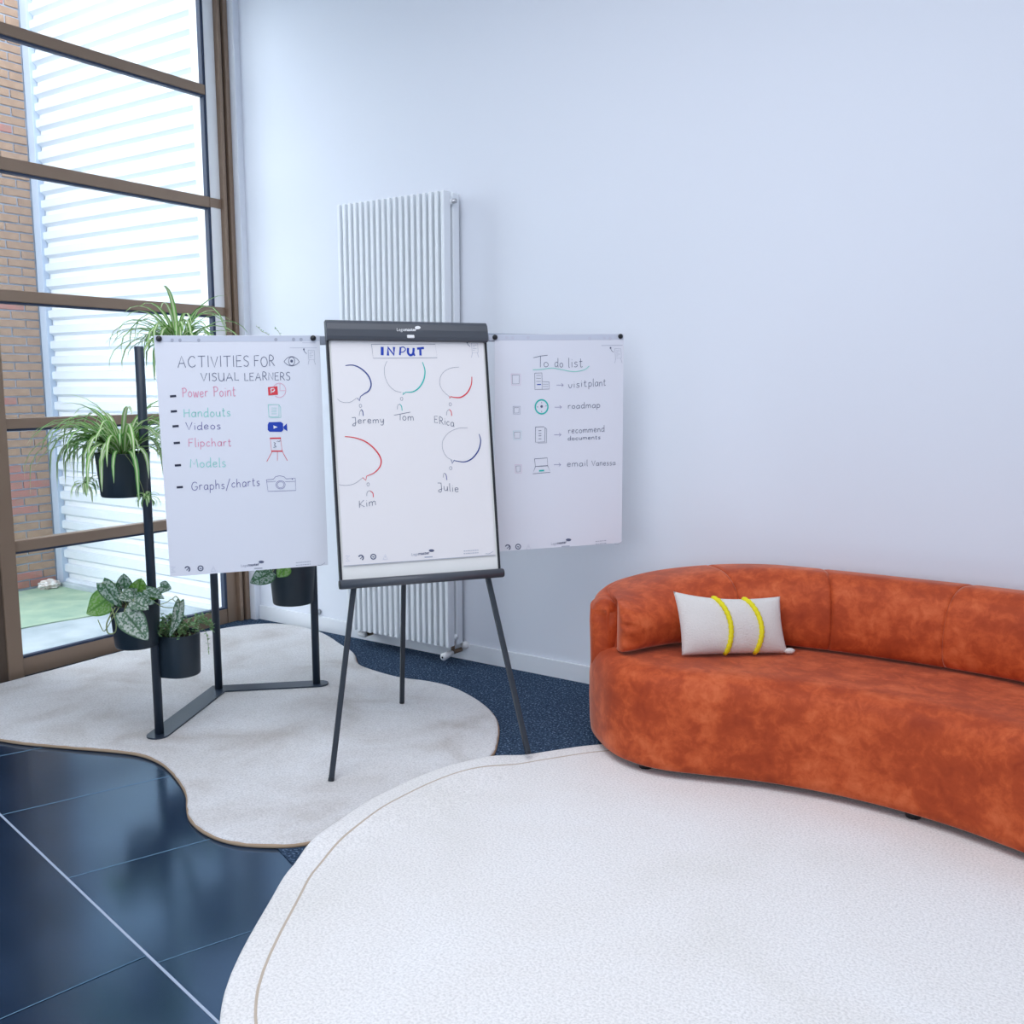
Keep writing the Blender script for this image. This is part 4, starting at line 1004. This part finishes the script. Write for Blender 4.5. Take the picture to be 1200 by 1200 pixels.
def taper(n, w0, w1): return [w0+(w1-w0)*math.sin(PI*min(1, .12+.8*k/(n-1))) for k in range(n)]
def sm_line(S_, bm, pts, w0, w1, cv):
    qq = [(p.x, p.y) for p in smooth_line([cv(*p) for p in pts], 8)]; S_.ribbon(bm, [S_.P(*p) for p in qq], taper(len(qq), w0, w1))
def bubble(colr, thick, thin_, tail):
    ink('speech_bubble_line', 'thin', pc, lambda bm: cpl(S3, bm, thin_, .0013, True, cv=C3))
    ink('speech_bubble', colr, pc, lambda bm: (sm_line(S3, bm, thick, .0015, .0058, C3), cpl(S3, bm, tail, .0030, cv=C3)))
bubble('navy', [(190, 318), (240, 316), (290, 338), (335, 382), (354, 436), (340, 478), (308, 500), (286, 516)], [(138, 532), (160, 548), (192, 555), (225, 550), (262, 526)], [(286, 516), (279, 544), (266, 526)])
bubble('teal', [(682, 296), (698, 350), (690, 410), (660, 460), (620, 486), (575, 488)], [(456, 290), (440, 330), (442, 385), (465, 440), (505, 478), (548, 490)], [(575, 488), (556, 506), (560, 490)])
bubble('red', [(998, 390), (994, 440), (970, 490), (930, 520), (890, 522), (862, 516)], [(916, 328), (860, 336), (810, 368), (792, 420), (806, 470), (852, 516)], [(868, 516), (854, 528), (856, 514)])
bubble('red', [(186, 772), (250, 780), (320, 806), (380, 856), (416, 915), (410, 965), (372, 1005), (326, 1024)], [(148, 1080), (200, 1084), (250, 1072), (300, 1036)], [(326, 1024), (320, 1052), (300, 1034)])
bubble('navy', [(1044, 756), (1054, 800), (1040, 860), (1000, 912), (950, 934), (886, 926)], [(970, 716), (910, 720), (850, 748), (812, 800), (812, 855), (836, 900), (866, 920)], [(886, 922), (872, 944), (866, 920)])
def figure(colr, hx, hy, l, rr_, bot):
    ink('figure_drawing', 'thin', pc, lambda bm: (S3.poly(bm, ell(*C3(hx, hy), 1.5, 1.9, n=12), .0017), cpl(S3, bm, [l, (l[0]+4, l[1]-26), ((l[0]+rr_[0])/2+2, rr_[1]-42 if rr_[1] > l[1]-5 else rr_[1]-40)], .0017, True, cv=C3)))
    ink('figure_drawing', colr, pc, lambda bm: cpl(S3, bm, [((l[0]+rr_[0])/2+2, rr_[1]-40), (rr_[0]-3, rr_[1]-26), rr_], .0034, True, cv=C3))
figure('navy', 286, 576, (278, 640), (304, 640), 0); figure('teal', 549, 531, (521, 598), (552, 606), 0); figure('red', 860, 566, (836, 636), (869, 640), 0)
figure('red', 335, 1078, (326, 1152), (368, 1160), 0); figure('violet', 863, 974, (815, 1034), (838, 1050), 0)
def T3(col, txt, a, b, h, wd, seed=1): T(col, txt, a, b, h, wd, seed, S3, pc, C3)
T3('pen', 'Jeremy', (234, 690), (436, 684), 40, .0022, 1); T3('pen', 'om', (556, 670), (626, 668), 44, .0022, 2)
ink('handwriting', 'pen', pc, lambda bm: (cpl(S3, bm, [(500, 636), (604, 616)], .002, cv=C3), cpl(S3, bm, [(540, 630), (540, 668)], .0022, cv=C3)), label='dark handwriting')
T3('pen', 'E', (760, 682), (780, 684), 42, .0022, 3); T3('pen', 'Rica', (792, 690), (884, 708), 44, .0022, 3)
T3('pen', 'Julie', (782, 1112), (914, 1128), 44, .0022, 5)
C3b = lambda x, y: (370+x/5.4545, 560+y/5.4545)
T('pen', 'Kim', (280, 192), (384, 172), 44, .0022, 6, S3, pc, C3b)
corner_icon(S3, pc, (552.5, 402)); 
footer(S3, pc, (((408, 654.5), (423, 653.6), (437.5, 652.4), (451.5, 652.6)), ((482.5, 651.3), (503.5, 649.2)), ((543.5, 645.8), (561, 644.6))))
# lettering on the clamp bar
S4 = Sheet(bn, KB+.0245, bu, bv, .0006)
font_text('Lega', S4, C3(519, 98), C3(566, 98), M['white'], 'logo_lettering', ez, label='white lettering')
font_text('master', S4, C3(568, 98), C3(645, 98), M['white'], 'logo_lettering', ez, bold=.025, label='bold white lettering')
bm = bm_new(); S4.fill(bm, ell(*C3(652, 76), 3.4, 1.9, n=20)[:-1]); link('logo_emblem', bm, M['white'], ez)

# magnets
def magnet(x, y, S_, lab):
    c = S_.P(x, y); bm = bm_new(); n = S_.n
    tube(bm, [c+n*.0003, c+n*.006, c+n*.009], [.0115, .0115, .0085], 18); o = link('magnet', bm, M['black'], None, True); tag(o, lab, 'magnet')
magnet(186.2, 397, S, 'round black magnet at the upper left corner of the visual learners sheet')
magnet(366.8, 396.3, S, 'round black magnet at the upper right corner of the visual learners sheet')
magnet(579.8, 395.3, S2, 'round black magnet at the upper left corner of the to do list sheet')
magnet(726.8, 394.2, S2, 'round black magnet at the upper right corner of the to do list sheet')

# ================================================================== PLANT STAND
T0 = T1+.0015
A_, B_, D_ = onz(187, 861, T0), onz(256.5, 808, T0), onz(371, 802, T0)
st = empty('plant_stand', (B_.x, B_.y, T0), 'blue black metal plant stand with three poles on an angled base plate', 'plant stand')
HP = 1.755
for P_ in (A_, B_, D_):
    bm = bm_new(); tube(bm, [(P_.x, P_.y, T0+.007), (P_.x, P_.y, HP-.001), (P_.x, P_.y, HP)], [.0195, .0195, .0185], 24); link('pole', bm, M['stand'], st, True)
def plate(P, W, ext_):
    dirs = [(P[i+1]-P[i]).normalized() for i in range(len(P)-1)]
    L_, R_ = [], []
    for i, p in enumerate(P):
        if 0 < i < len(P)-1:
            d = (dirs[i-1]+dirs[i]).normalized(); n = V((-d.y, d.x, 0)); s = W/abs(n.dot(V((-dirs[i].y, dirs[i].x, 0))))
            L_.append(p+n*s); R_.append(p-n*s)
        else:
            d = dirs[0]*-1 if i == 0 else dirs[-1]; c = p+d*ext_; n = V((-d.y, d.x, 0)); arc_ = [c+(n*math.cos(t)+d*math.sin(t))*W for t in [PI*k/12 for k in range(13)]]
            if i == 0: start = arc_
            else: end = arc_
    # start arc runs from its left to right facing -d
    return start, L_, R_, end
s_, Lp, Rp, e_ = plate([A_, B_, D_], .050, .012)
poly = [(p.x, p.y) for p in s_] + [(p.x, p.y) for p in Lp]*0
# order: start arc (n side = right of travel), then one side to the end arc, back along the other side
sideA = [(p.x, p.y) for p in Lp]; sideB = [(p.x, p.y) for p in Rp]
pts_ = [(p.x, p.y) for p in s_]            # goes right-of-travel -> left? checked by distance below
if (V((*pts_[-1], 0))-V((*sideA[0], 0))).length > (V((*pts_[-1], 0))-V((*sideB[0], 0))).length and False: pass
dA = (A_-B_).normalized()
def lr(pt, a, b): return (b.x-a.x)*(pt[1]-a.y)-(b.y-a.y)*(pt[0]-a.x)
last_left = lr(pts_[-1], A_, B_) > 0
ee = [(p.x, p.y) for p in e_]
mid1 = sideA if last_left else sideB; mid2 = sideB if last_left else sideA
first_left = lr(ee[0], B_, D_) > 0
if first_left != last_left: ee = ee[::-1]
poly = pts_+mid1+ee+mid2
bm = bm_new(); t = prism(bm, poly, T0, T0+.007)
bmesh.ops.recalc_face_normals(bm, faces=bm.faces[:])
link('base_plate', bm, M['stand'], st)

RTH = V((rt.x, rt.y, 0)).normalized()      # to the right in the photo
def hull_pts(c, r, p, rp, n=40):
    """plan outline of a round pot drawn out to its pole"""
    d = (p-c); L_ = d.length; d.normalize(); e = V((-d.y, d.x, 0))
    al = math.acos(max(-1, min(1, (r-rp)/L_)))
    out = []
    for k in range(n): t = al+(2*PI-2*al)*k/(n-1); out.append(c+(d*math.cos(t)+e*math.sin(t))*r)
    for k in range(5): t = -al+2*al*k/4; out.append(p+(d*math.cos(t)+e*math.sin(t))*rp)
    return out
def make_pot(parent, c, pole, z0, z1, r, taper_=.86):
    """returns the soil height"""
    bm = bm_new(); rings = []; H = z1-z0
    P0 = V((pole.x, pole.y, 0)); dd = (P0-c)
    pp = P0-dd.normalized()*.022
    for rs_, z_, in_ in ((.0, z0, .80), (1, z0, .97), (1, z0+.006, 1.0), (1, z0+H*.5, 1.0), (1, z1-.003, 1.0), (1, z1, .995), (1, z1, .955), (1, z1-.03, .95)):
        k = taper_+(1-taper_)*(z_-z0)/H
        if rs_ == 0: continue
        h = hull_pts(c, r*k*in_, pp, .010*in_); rings.append([bm.verts.new((q.x, q.y, z_)) for q in h])
    n = len(rings[0])
    for a, b in zip(rings, rings[1:]):
        for i in range(n): bm.faces.new((a[i], a[(i+1) % n], b[(i+1) % n], b[i]))
    bm.faces.new(rings[0][::-1]); bmesh.ops.recalc_face_normals(bm, faces=bm.faces[:])
    link('pot', bm, M['pot'], parent, True)
    for p in parent.children[-1].data.polygons: p.use_smooth = abs(p.normal.z) < .6
    bm = bm_new(); h = hull_pts(c, r*.95*.955, pp, .008); vs = [bm.verts.new((q.x, q.y, z1-.022)) for q in h]; bm.faces.new(vs)
    for v in vs: pass
    h2 = [bm.verts.new((q.x, q.y, z1-.03)) for q in h]
    for i in range(len(vs)): bm.faces.new((vs[i], vs[(i+1) % len(vs)], h2[(i+1) % len(vs)], h2[i]))
    bmesh.ops.recalc_face_normals(bm, faces=bm.faces[:]); link('soil', bm, M['soil'], parent)

def blade_mesh(path, wd, uvn='UVMap', fold=.35):
    """a long narrow leaf: path points + width, cross-section folded along the midrib"""
    bm = bm_new(); uvl = bm.loops.layers.uv.new(uvn); n = len(path); rows = []
    for i, p in enumerate(path):
        t = (path[min(i+1, n-1)]-path[max(i-1, 0)]).normalized(); s = t.cross(V((0, 0, 1)))
        if s.length < .05: s = V((1, 0, 0))
        s.normalize(); nn = s.cross(t).normalized(); f = i/(n-1)
        w_ = wd*(min(1, .5+f*2))*(1-f**3.5)**.8*.5+.0005
        rows.append([(bm.verts.new(p-s*w_+nn*w_*fold), 0), (bm.verts.new(p), .5), (bm.verts.new(p+s*w_+nn*w_*fold), 1)])
    for i in range(n-1):
        for k in range(2):
            f = bm.faces.new((rows[i][k][0], rows[i][k+1][0], rows[i+1][k+1][0], rows[i+1][k][0]))
            us = (rows[i][k][1], rows[i][k+1][1], rows[i+1][k+1][1], rows[i+1][k][1])
            for lp, uu, vv in zip(f.loops, us, (i/n, i/n, (i+1)/n, (i+1)/n)): lp[uvl].uv = (uu, vv)
    return bm
def blade_path(o, az, el, ln, droop, n=9, rn=random):
    p = V(o); pts = [p.copy()]; e = el
    for i in range(n-1):
        p = p+V((math.cos(az)*math.cos(e), math.sin(az)*math.cos(e), math.sin(e)))*(ln/(n-1)); pts.append(p.copy())
        e -= droop*(.5+1.2*i/(n-1))/(n-1)*2; e = max(e, -R(86)); az += rn.uniform(-.04, .04)
    return pts
def spider(root, c, z, count, lmin, lmax, seed, bias=None, rspread=.04, avoid=None):
    rn = random.Random(seed)
    for k in range(count):
        az = rn.uniform(0, 2*PI)
        if bias is not None and rn.random() < .35: az = bias+rn.gauss(0, .6)
        el = R(rn.choice((rn.uniform(25, 55), rn.uniform(45, 80), rn.uniform(60, 88)))); ln = rn.uniform(lmin, lmax)
        rr_ = rn.uniform(0, rspread); o = V((c.x+rr_*math.cos(az), c.y+rr_*math.sin(az), z-.015))
        bm = blade_mesh(blade_path(o, az, el, ln, R(rn.uniform(45, 125)), rn=rn), rn.uniform(.014, .024))
        link('leaf', bm, rn.choice((M['blade'], M['blade'], M['blade2'], M['blade3'])), root, True)
def plantlet(root, p, seed, size=.09, n=16, stem_from=None):
    rn = random.Random(seed)
    bm = bm_new()
    if stem_from is not None:
        a = V(stem_from); b = V(p); m = (a+b)/2+V((0, 0, .03)); pts = catmull([a, m, b], 6, False); tube(bm, pts, .0013, 5)
    else: tube(bm, [p, p+V((0, 0, .02))], .0013, 5)
    pe = link('runner', bm, M['stem'], root, True)
    for k in range(n):
        az = rn.uniform(0, 2*PI); bm = blade_mesh(blade_path(p, az, R(rn.uniform(-20, 70)), rn.uniform(.6, 1.1)*size, R(rn.uniform(60, 130)), 6, rn), .010)
        link('leaf', bm, rn.choice((M['blade'], M['blade2'], M['blade3'])), pe, True)

# hanging pots: (pole, centre px, rim py, bottom py, radius)
def pot_frame(pole, cx_, rimy, boty, depth_off):
    top = near(cx_, rimy, pole, depth_off); bot = near(cx_, boty, pole, depth_off); return V((top.x, top.y, 0)), bot.z, top.z
# 1 large spider plant, left of the front pole
c1, zb1, zt1 = pot_frame(A_, 143.5, 530, 581, -.03)
p1 = empty('potted_spider_plant', (c1.x, c1.y, zb1), 'large variegated spider plant in a blue black pot hung on the front pole, middle height', 'plant')
make_pot(p1, c1, A_, zb1, zt1, .112)
lft = math.atan2(-RTH.y, -RTH.x)
spider(p1, c1, zt1, 130, .20, .44, 5, bias=lft, rspread=.05)
rn = random.Random(9)
for k in range(10):     # long arching leaves reaching out to the left in the photo
    bm = blade_mesh(blade_path(V((c1.x, c1.y, zt1-.01)), lft+rn.uniform(-.35, .35), R(rn.uniform(30, 55)), rn.uniform(.42, .58), R(rn.uniform(55, 95)), 10, rn), rn.uniform(.013, .018))
    link('leaf', bm, rn.choice((M['blade'], M['blade3'])), p1, True)
plantlet(p1, near(99, 567, c1, -.02), 3, .115, 18, V((c1.x, c1.y, zt1))+RTH*-.11)
plantlet(p1, near(171, 584, A_, -.12), 4, .085, 20, V((c1.x, c1.y, zt1))+RTH*.06-FH*.12)
# 2 upper spider plant, on the rear pole
c2, zb2, zt2 = pot_frame(B_, 209, 405, 455, -.05)
p2 = empty('potted_spider_plant', (c2.x, c2.y, zb2), 'spider plant in the topmost pot, its leaves rising above the left sheet', 'plant')
make_pot(p2, c2, B_, zb2, zt2, .112)
spider(p2, c2, zt2, 100, .18, .44, 15, rspread=.05)
# 3 spider plant half hidden behind the left sheet
c3, zb3, zt3 = pot_frame(B_, 216, 522, 572, -.04)
p3 = empty('potted_spider_plant', (c3.x, c3.y, zb3), 'small spider plant peeking out behind the left edge of the visual learners sheet', 'plant')
make_pot(p3, c3, B_, zb3, zt3, .108)
spider(p3, c3, zt3, 70, .14, .32, 25, rspread=.05)

def heart_leaf(base, tip, wd, facing, m, parent, curl=.15, cup=.12, stem_to=None):
    """broad heart-shaped leaf from its stalk to its tip"""
    base, tip = V(base), V(tip); t = (tip-base); L_ = t.length; t.normalize(); s = t.cross(facing).normalized(); nn = s.cross(t).normalized()
    bm = bm_new(); uvl = bm.loops.layers.uv.new('UVMap'); NX, NY = 6, 10; rows = []
    for j in range(NY+1):
        f = j/NY; w_ = wd*.5*(math.sin(PI*min(1, f*.93+.05)**.62))**.85 if f < 1 else .0008
        row = []
        for i in range(NX+1):
            x = -1+2*i/NX; back = -.10*L_*abs(x)*(1-f)**3
            p = base+t*(f*L_+back)+s*(x*w_)+nn*(-curl*L_*(f-.4)**2+cup*wd*(x*x)*.5+.004*math.sin(9*f+3*x))
            row.append((bm.verts.new(p), (i/NX, f)))
        rows.append(row)
    for j in range(NY):
        for i in range(NX):
            q = (rows[j][i], rows[j][i+1], rows[j+1][i+1], rows[j+1][i]); f = bm.faces.new([a[0] for a in q])
            for lp, a in zip(f.loops, q): lp[uvl].uv = a[1]
    o = link('leaf', bm, m, parent, True)
    if stem_to is not None:
        a = V(stem_to); mid = (a+base)/2+V((0, 0, .02)); bm = bm_new(); tube(bm, catmull([a, mid, base], 5, False), .0022, 6); link('stem', bm, M['stem'], o, True)
    return o
def stem_line(parent, pts, r=.002):
    bm = bm_new(); tube(bm, catmull(pts, 6, False), r, 6); link('stem', bm, M['stem'], parent, True)
# 4 satin pothos on the front pole, low
c4_, zb4, zt4 = pot_frame(A_, 158, 706, 756, -.03)
p4 = empty('potted_satin_pothos', (c4_.x, c4_.y, zb4), 'silver mottled satin pothos in the low pot left of the front pole', 'plant')
make_pot(p4, c4_, A_, zb4, zt4, .106)
D = lambda x, y: (90+x/6.6667, 640+y/6.6667)
so = V((c4_.x, c4_.y, zt4-.01)); fc = (CAM-so).normalized()
def PL(x, y, off): return near(*D(x, y), c4_, off)
LV = [((262, 400), (72, 528), .125, 'satin_green', -.06, -.05, .5), ((200, 285), (350, 480), .072, 'satin', -.09, -.08, .2), ((372, 330), (365, 215), .068, 'satin', .0, .0, .3), ((480, 370), (500, 252), .088, 'satin_green', .02, .0, .4),
      ((650, 318), (738, 330), .060, 'satin', -.03, -.03, .3), ((300, 380), (290, 282), .06, 'satin_silver', -.02, -.0, .2), ((430, 420), (566, 400), .066, 'satin', -.07, -.09, .5), ((440, 430), (560, 492), .075, 'satin_silver', -.10, -.12, .5),
      ((540, 340), (682, 408), .05, 'satin', -.06, -.07, .4), ((350, 360), (440, 430), .07, 'satin_silver', -.06, -.08, .3), ((545, 395), (640, 400), .045, 'satin_green', -.05, -.05, .4), ((580, 420), (560, 460), .04, 'satin', -.09, -.1, .3),
      ((370, 512), (556, 735), .115, 'satin_silver', -.13, -.15, .1), ((250, 300), (232, 280), .03, 'satin_green', -.03, -.03, .3), ((395, 395), (470, 330), .06, 'satin', -.03, -.02, .6), ((310, 350), (360, 300), .05, 'satin_silver', .03, .03, .5)]
for b, t_, w_, mm, ob, ot, tw in LV:
    f = (fc+V((0, 0, tw))).normalized()
    heart_leaf(PL(*b, ob), PL(*t_, ot), w_, f, M[mm], p4, stem_to=so+RTH*((b[0]-440)/6.67/270*.5))
heart_leaf(PL(812, 440, -.06), PL(740, 722, -.08), .050, (fc+RTH*.4).normalized(), M['satin_silver'], p4, curl=.5, stem_to=PL(745, 415, -.05))
stem_line(p4, [PL(560, 400, -.04), PL(660, 470, -.06), PL(745, 480, -.06), PL(790, 470, -.06)])
stem_line(p4, [PL(640, 460, -.05), PL(700, 440, -.06), PL(745, 415, -.05), PL(790, 460, -.06)])
stem_line(p4, [PL(300, 480, -.10), PL(235, 600, -.13), PL(245, 680, -.14), PL(300, 670, -.14), PL(305, 590, -.14), PL(270, 480, -.11)], .003)
stem_line(p4, [PL(330, 480, -.10), PL(280, 560, -.13), PL(235, 640, -.14), PL(205, 660, -.14), PL(165, 575, -.14)], .002)
# 5 small-leaved trailing plant, right of the front pole
c5, zb5, zt5 = pot_frame(A_, 210, 741, 789, .07)
p5 = empty('potted_trailing_plant', (c5.x, c5.y, zb5), 'small leaved trailing plant in the low pot right of the front pole', 'plant')
make_pot(p5, c5, A_, zb5, zt5, .090, .95)
def small_leaf(bm, p, n_, L_):
    a = V((n_.y, -n_.x, .2)).normalized(); b = n_
    vs = [bm.verts.new(p), bm.verts.new(p+b*L_*.5+a*L_*.32), bm.verts.new(p+b*L_), bm.verts.new(p+b*L_*.5-a*L_*.32)]; bm.faces.new(vs)
def sprig(parent, pts, step, L_, seed, m='small_leaf', solid=.0012):
    rn = random.Random(seed); P_ = catmull(pts, 8, False); bm = bm_new(); tube(bm, P_, .0011, 5); s_o = link('stem', bm, M['stem'], parent, True)
    bm = bm_new(); acc = 0
    for a, b in zip(P_, P_[1:]):
        acc += (b-a).length
        if acc > step:
            acc = 0
            for _ in range(2):
                d = V((rn.uniform(-1, 1), rn.uniform(-1, 1), rn.uniform(-.3, .8))).normalized(); small_leaf(bm, b, d, L_*rn.uniform(.7, 1.2))
    link('leaves', bm, M[m], s_o, kind='stuff')
rn = random.Random(31)
PT = lambda x, y, off: near(*D(x, y), c5, off)
for k in range(34):
    b = V((c5.x+rn.uniform(-.06, .06), c5.y+rn.uniform(-.06, .06), zt5-.02)); az = rn.uniform(0, 2*PI); l_ = rn.uniform(.05, .11)
    sprig(p5, [b, b+V((math.cos(az)*l_*.4, math.sin(az)*l_*.4, l_*.8)), b+V((math.cos(az)*l_*1.1, math.sin(az)*l_*1.1, l_*rn.uniform(.4, 1)))], .010, .020, k)
for k in range(5):
    sprig(p5, [PT(860+k*20, 640, -.03), PT(950, 600-k*12, -.05), PT(1030, 620-k*10, -.06), PT(1065, 670-k*12, -.06)], .010, .018, 60+k)
sprig(p5, [PT(940, 620, -.05), PT(1000, 660, -.06), PT(1022, 720, -.06), PT(1030, 845, -.06)], .014, .015, 70)
# 6 pothos on the right pole, behind the left sheet
c6, zb6, zt6 = pot_frame(D_, 342, 657, 706, -.05)
p6 = empty('potted_satin_pothos', (c6.x, c6.y, zb6), 'satin pothos in the pot on the right pole, just below the visual learners sheet', 'plant')
make_pot(p6, c6, D_, zb6, zt6, .118)
PR = lambda x, y, off: near(280+x/10, 640+y/10, c6, off)
so6 = V((c6.x, c6.y, zt6))
heart_leaf(PR(390, 300, -.10), PR(128, 430, -.10), .100, (fc+V((0, 0, .3))).normalized(), M['satin'], p6, stem_to=so6)
heart_leaf(PR(560, 240, -.14), PR(450, 365, -.15), .075, fc, M['satin_green'], p6, stem_to=so6)
heart_leaf(PR(300, 200, -.08), PR(180, 130, -.08), .08, (fc+V((0, 0, .6))).normalized(), M['satin_green'], p6, stem_to=so6)
heart_leaf(PR(600, 150, -.08), PR(700, 60, -.08), .08, (fc+V((0, 0, .6))).normalized(), M['satin'], p6, stem_to=so6)
heart_leaf(PR(450, 150, .02), PR(430, 20, .05), .08, fc, M['satin_silver'], p6, stem_to=so6)
# 7 string plant on top of the right pole
c7, zb7, zt7 = pot_frame(D_, 330, 404, 450, -.05)
p7 = empty('potted_string_plant', (c7.x, c7.y, zb7), 'tiny leaved string plant with wisps showing above the visual learners sheet', 'plant')
make_pot(p7, c7, D_, zb7, zt7, .10)
Q7 = lambda x, y: near(280+x/10, 380+y/10, c7, -.03)
s7 = V((c7.x, c7.y, zt7-.01))
sprig(p7, [s7, Q7(480, 120), Q7(430, 45), Q7(420, 60)], .008, .011, 1)
sprig(p7, [s7, Q7(340, 120), Q7(270, 85), Q7(240, 50), Q7(200, 20)], .012, .009, 2)
for k in range(8):
    az = k*.8; sprig(p7, [s7, s7+V((math.cos(az)*.08, math.sin(az)*.08, .02)), s7+V((math.cos(az)*.13, math.sin(az)*.13, -.12))], .014, .010, 90+k)

# things of one kind share a group
for o in COL.objects:
    if o.parent is None and 'category' in o:
        for key, grp in (('magnet', 'round magnets holding the side sheets'), ('paper_sheet', 'flipchart sheets on the easel'), ('potted_spider_plant', 'spider plants on the plant stand'), ('potted_satin_pothos', 'satin pothos plants on the plant stand')):
            if o.name.split('.')[0] == key: o['group'] = grp
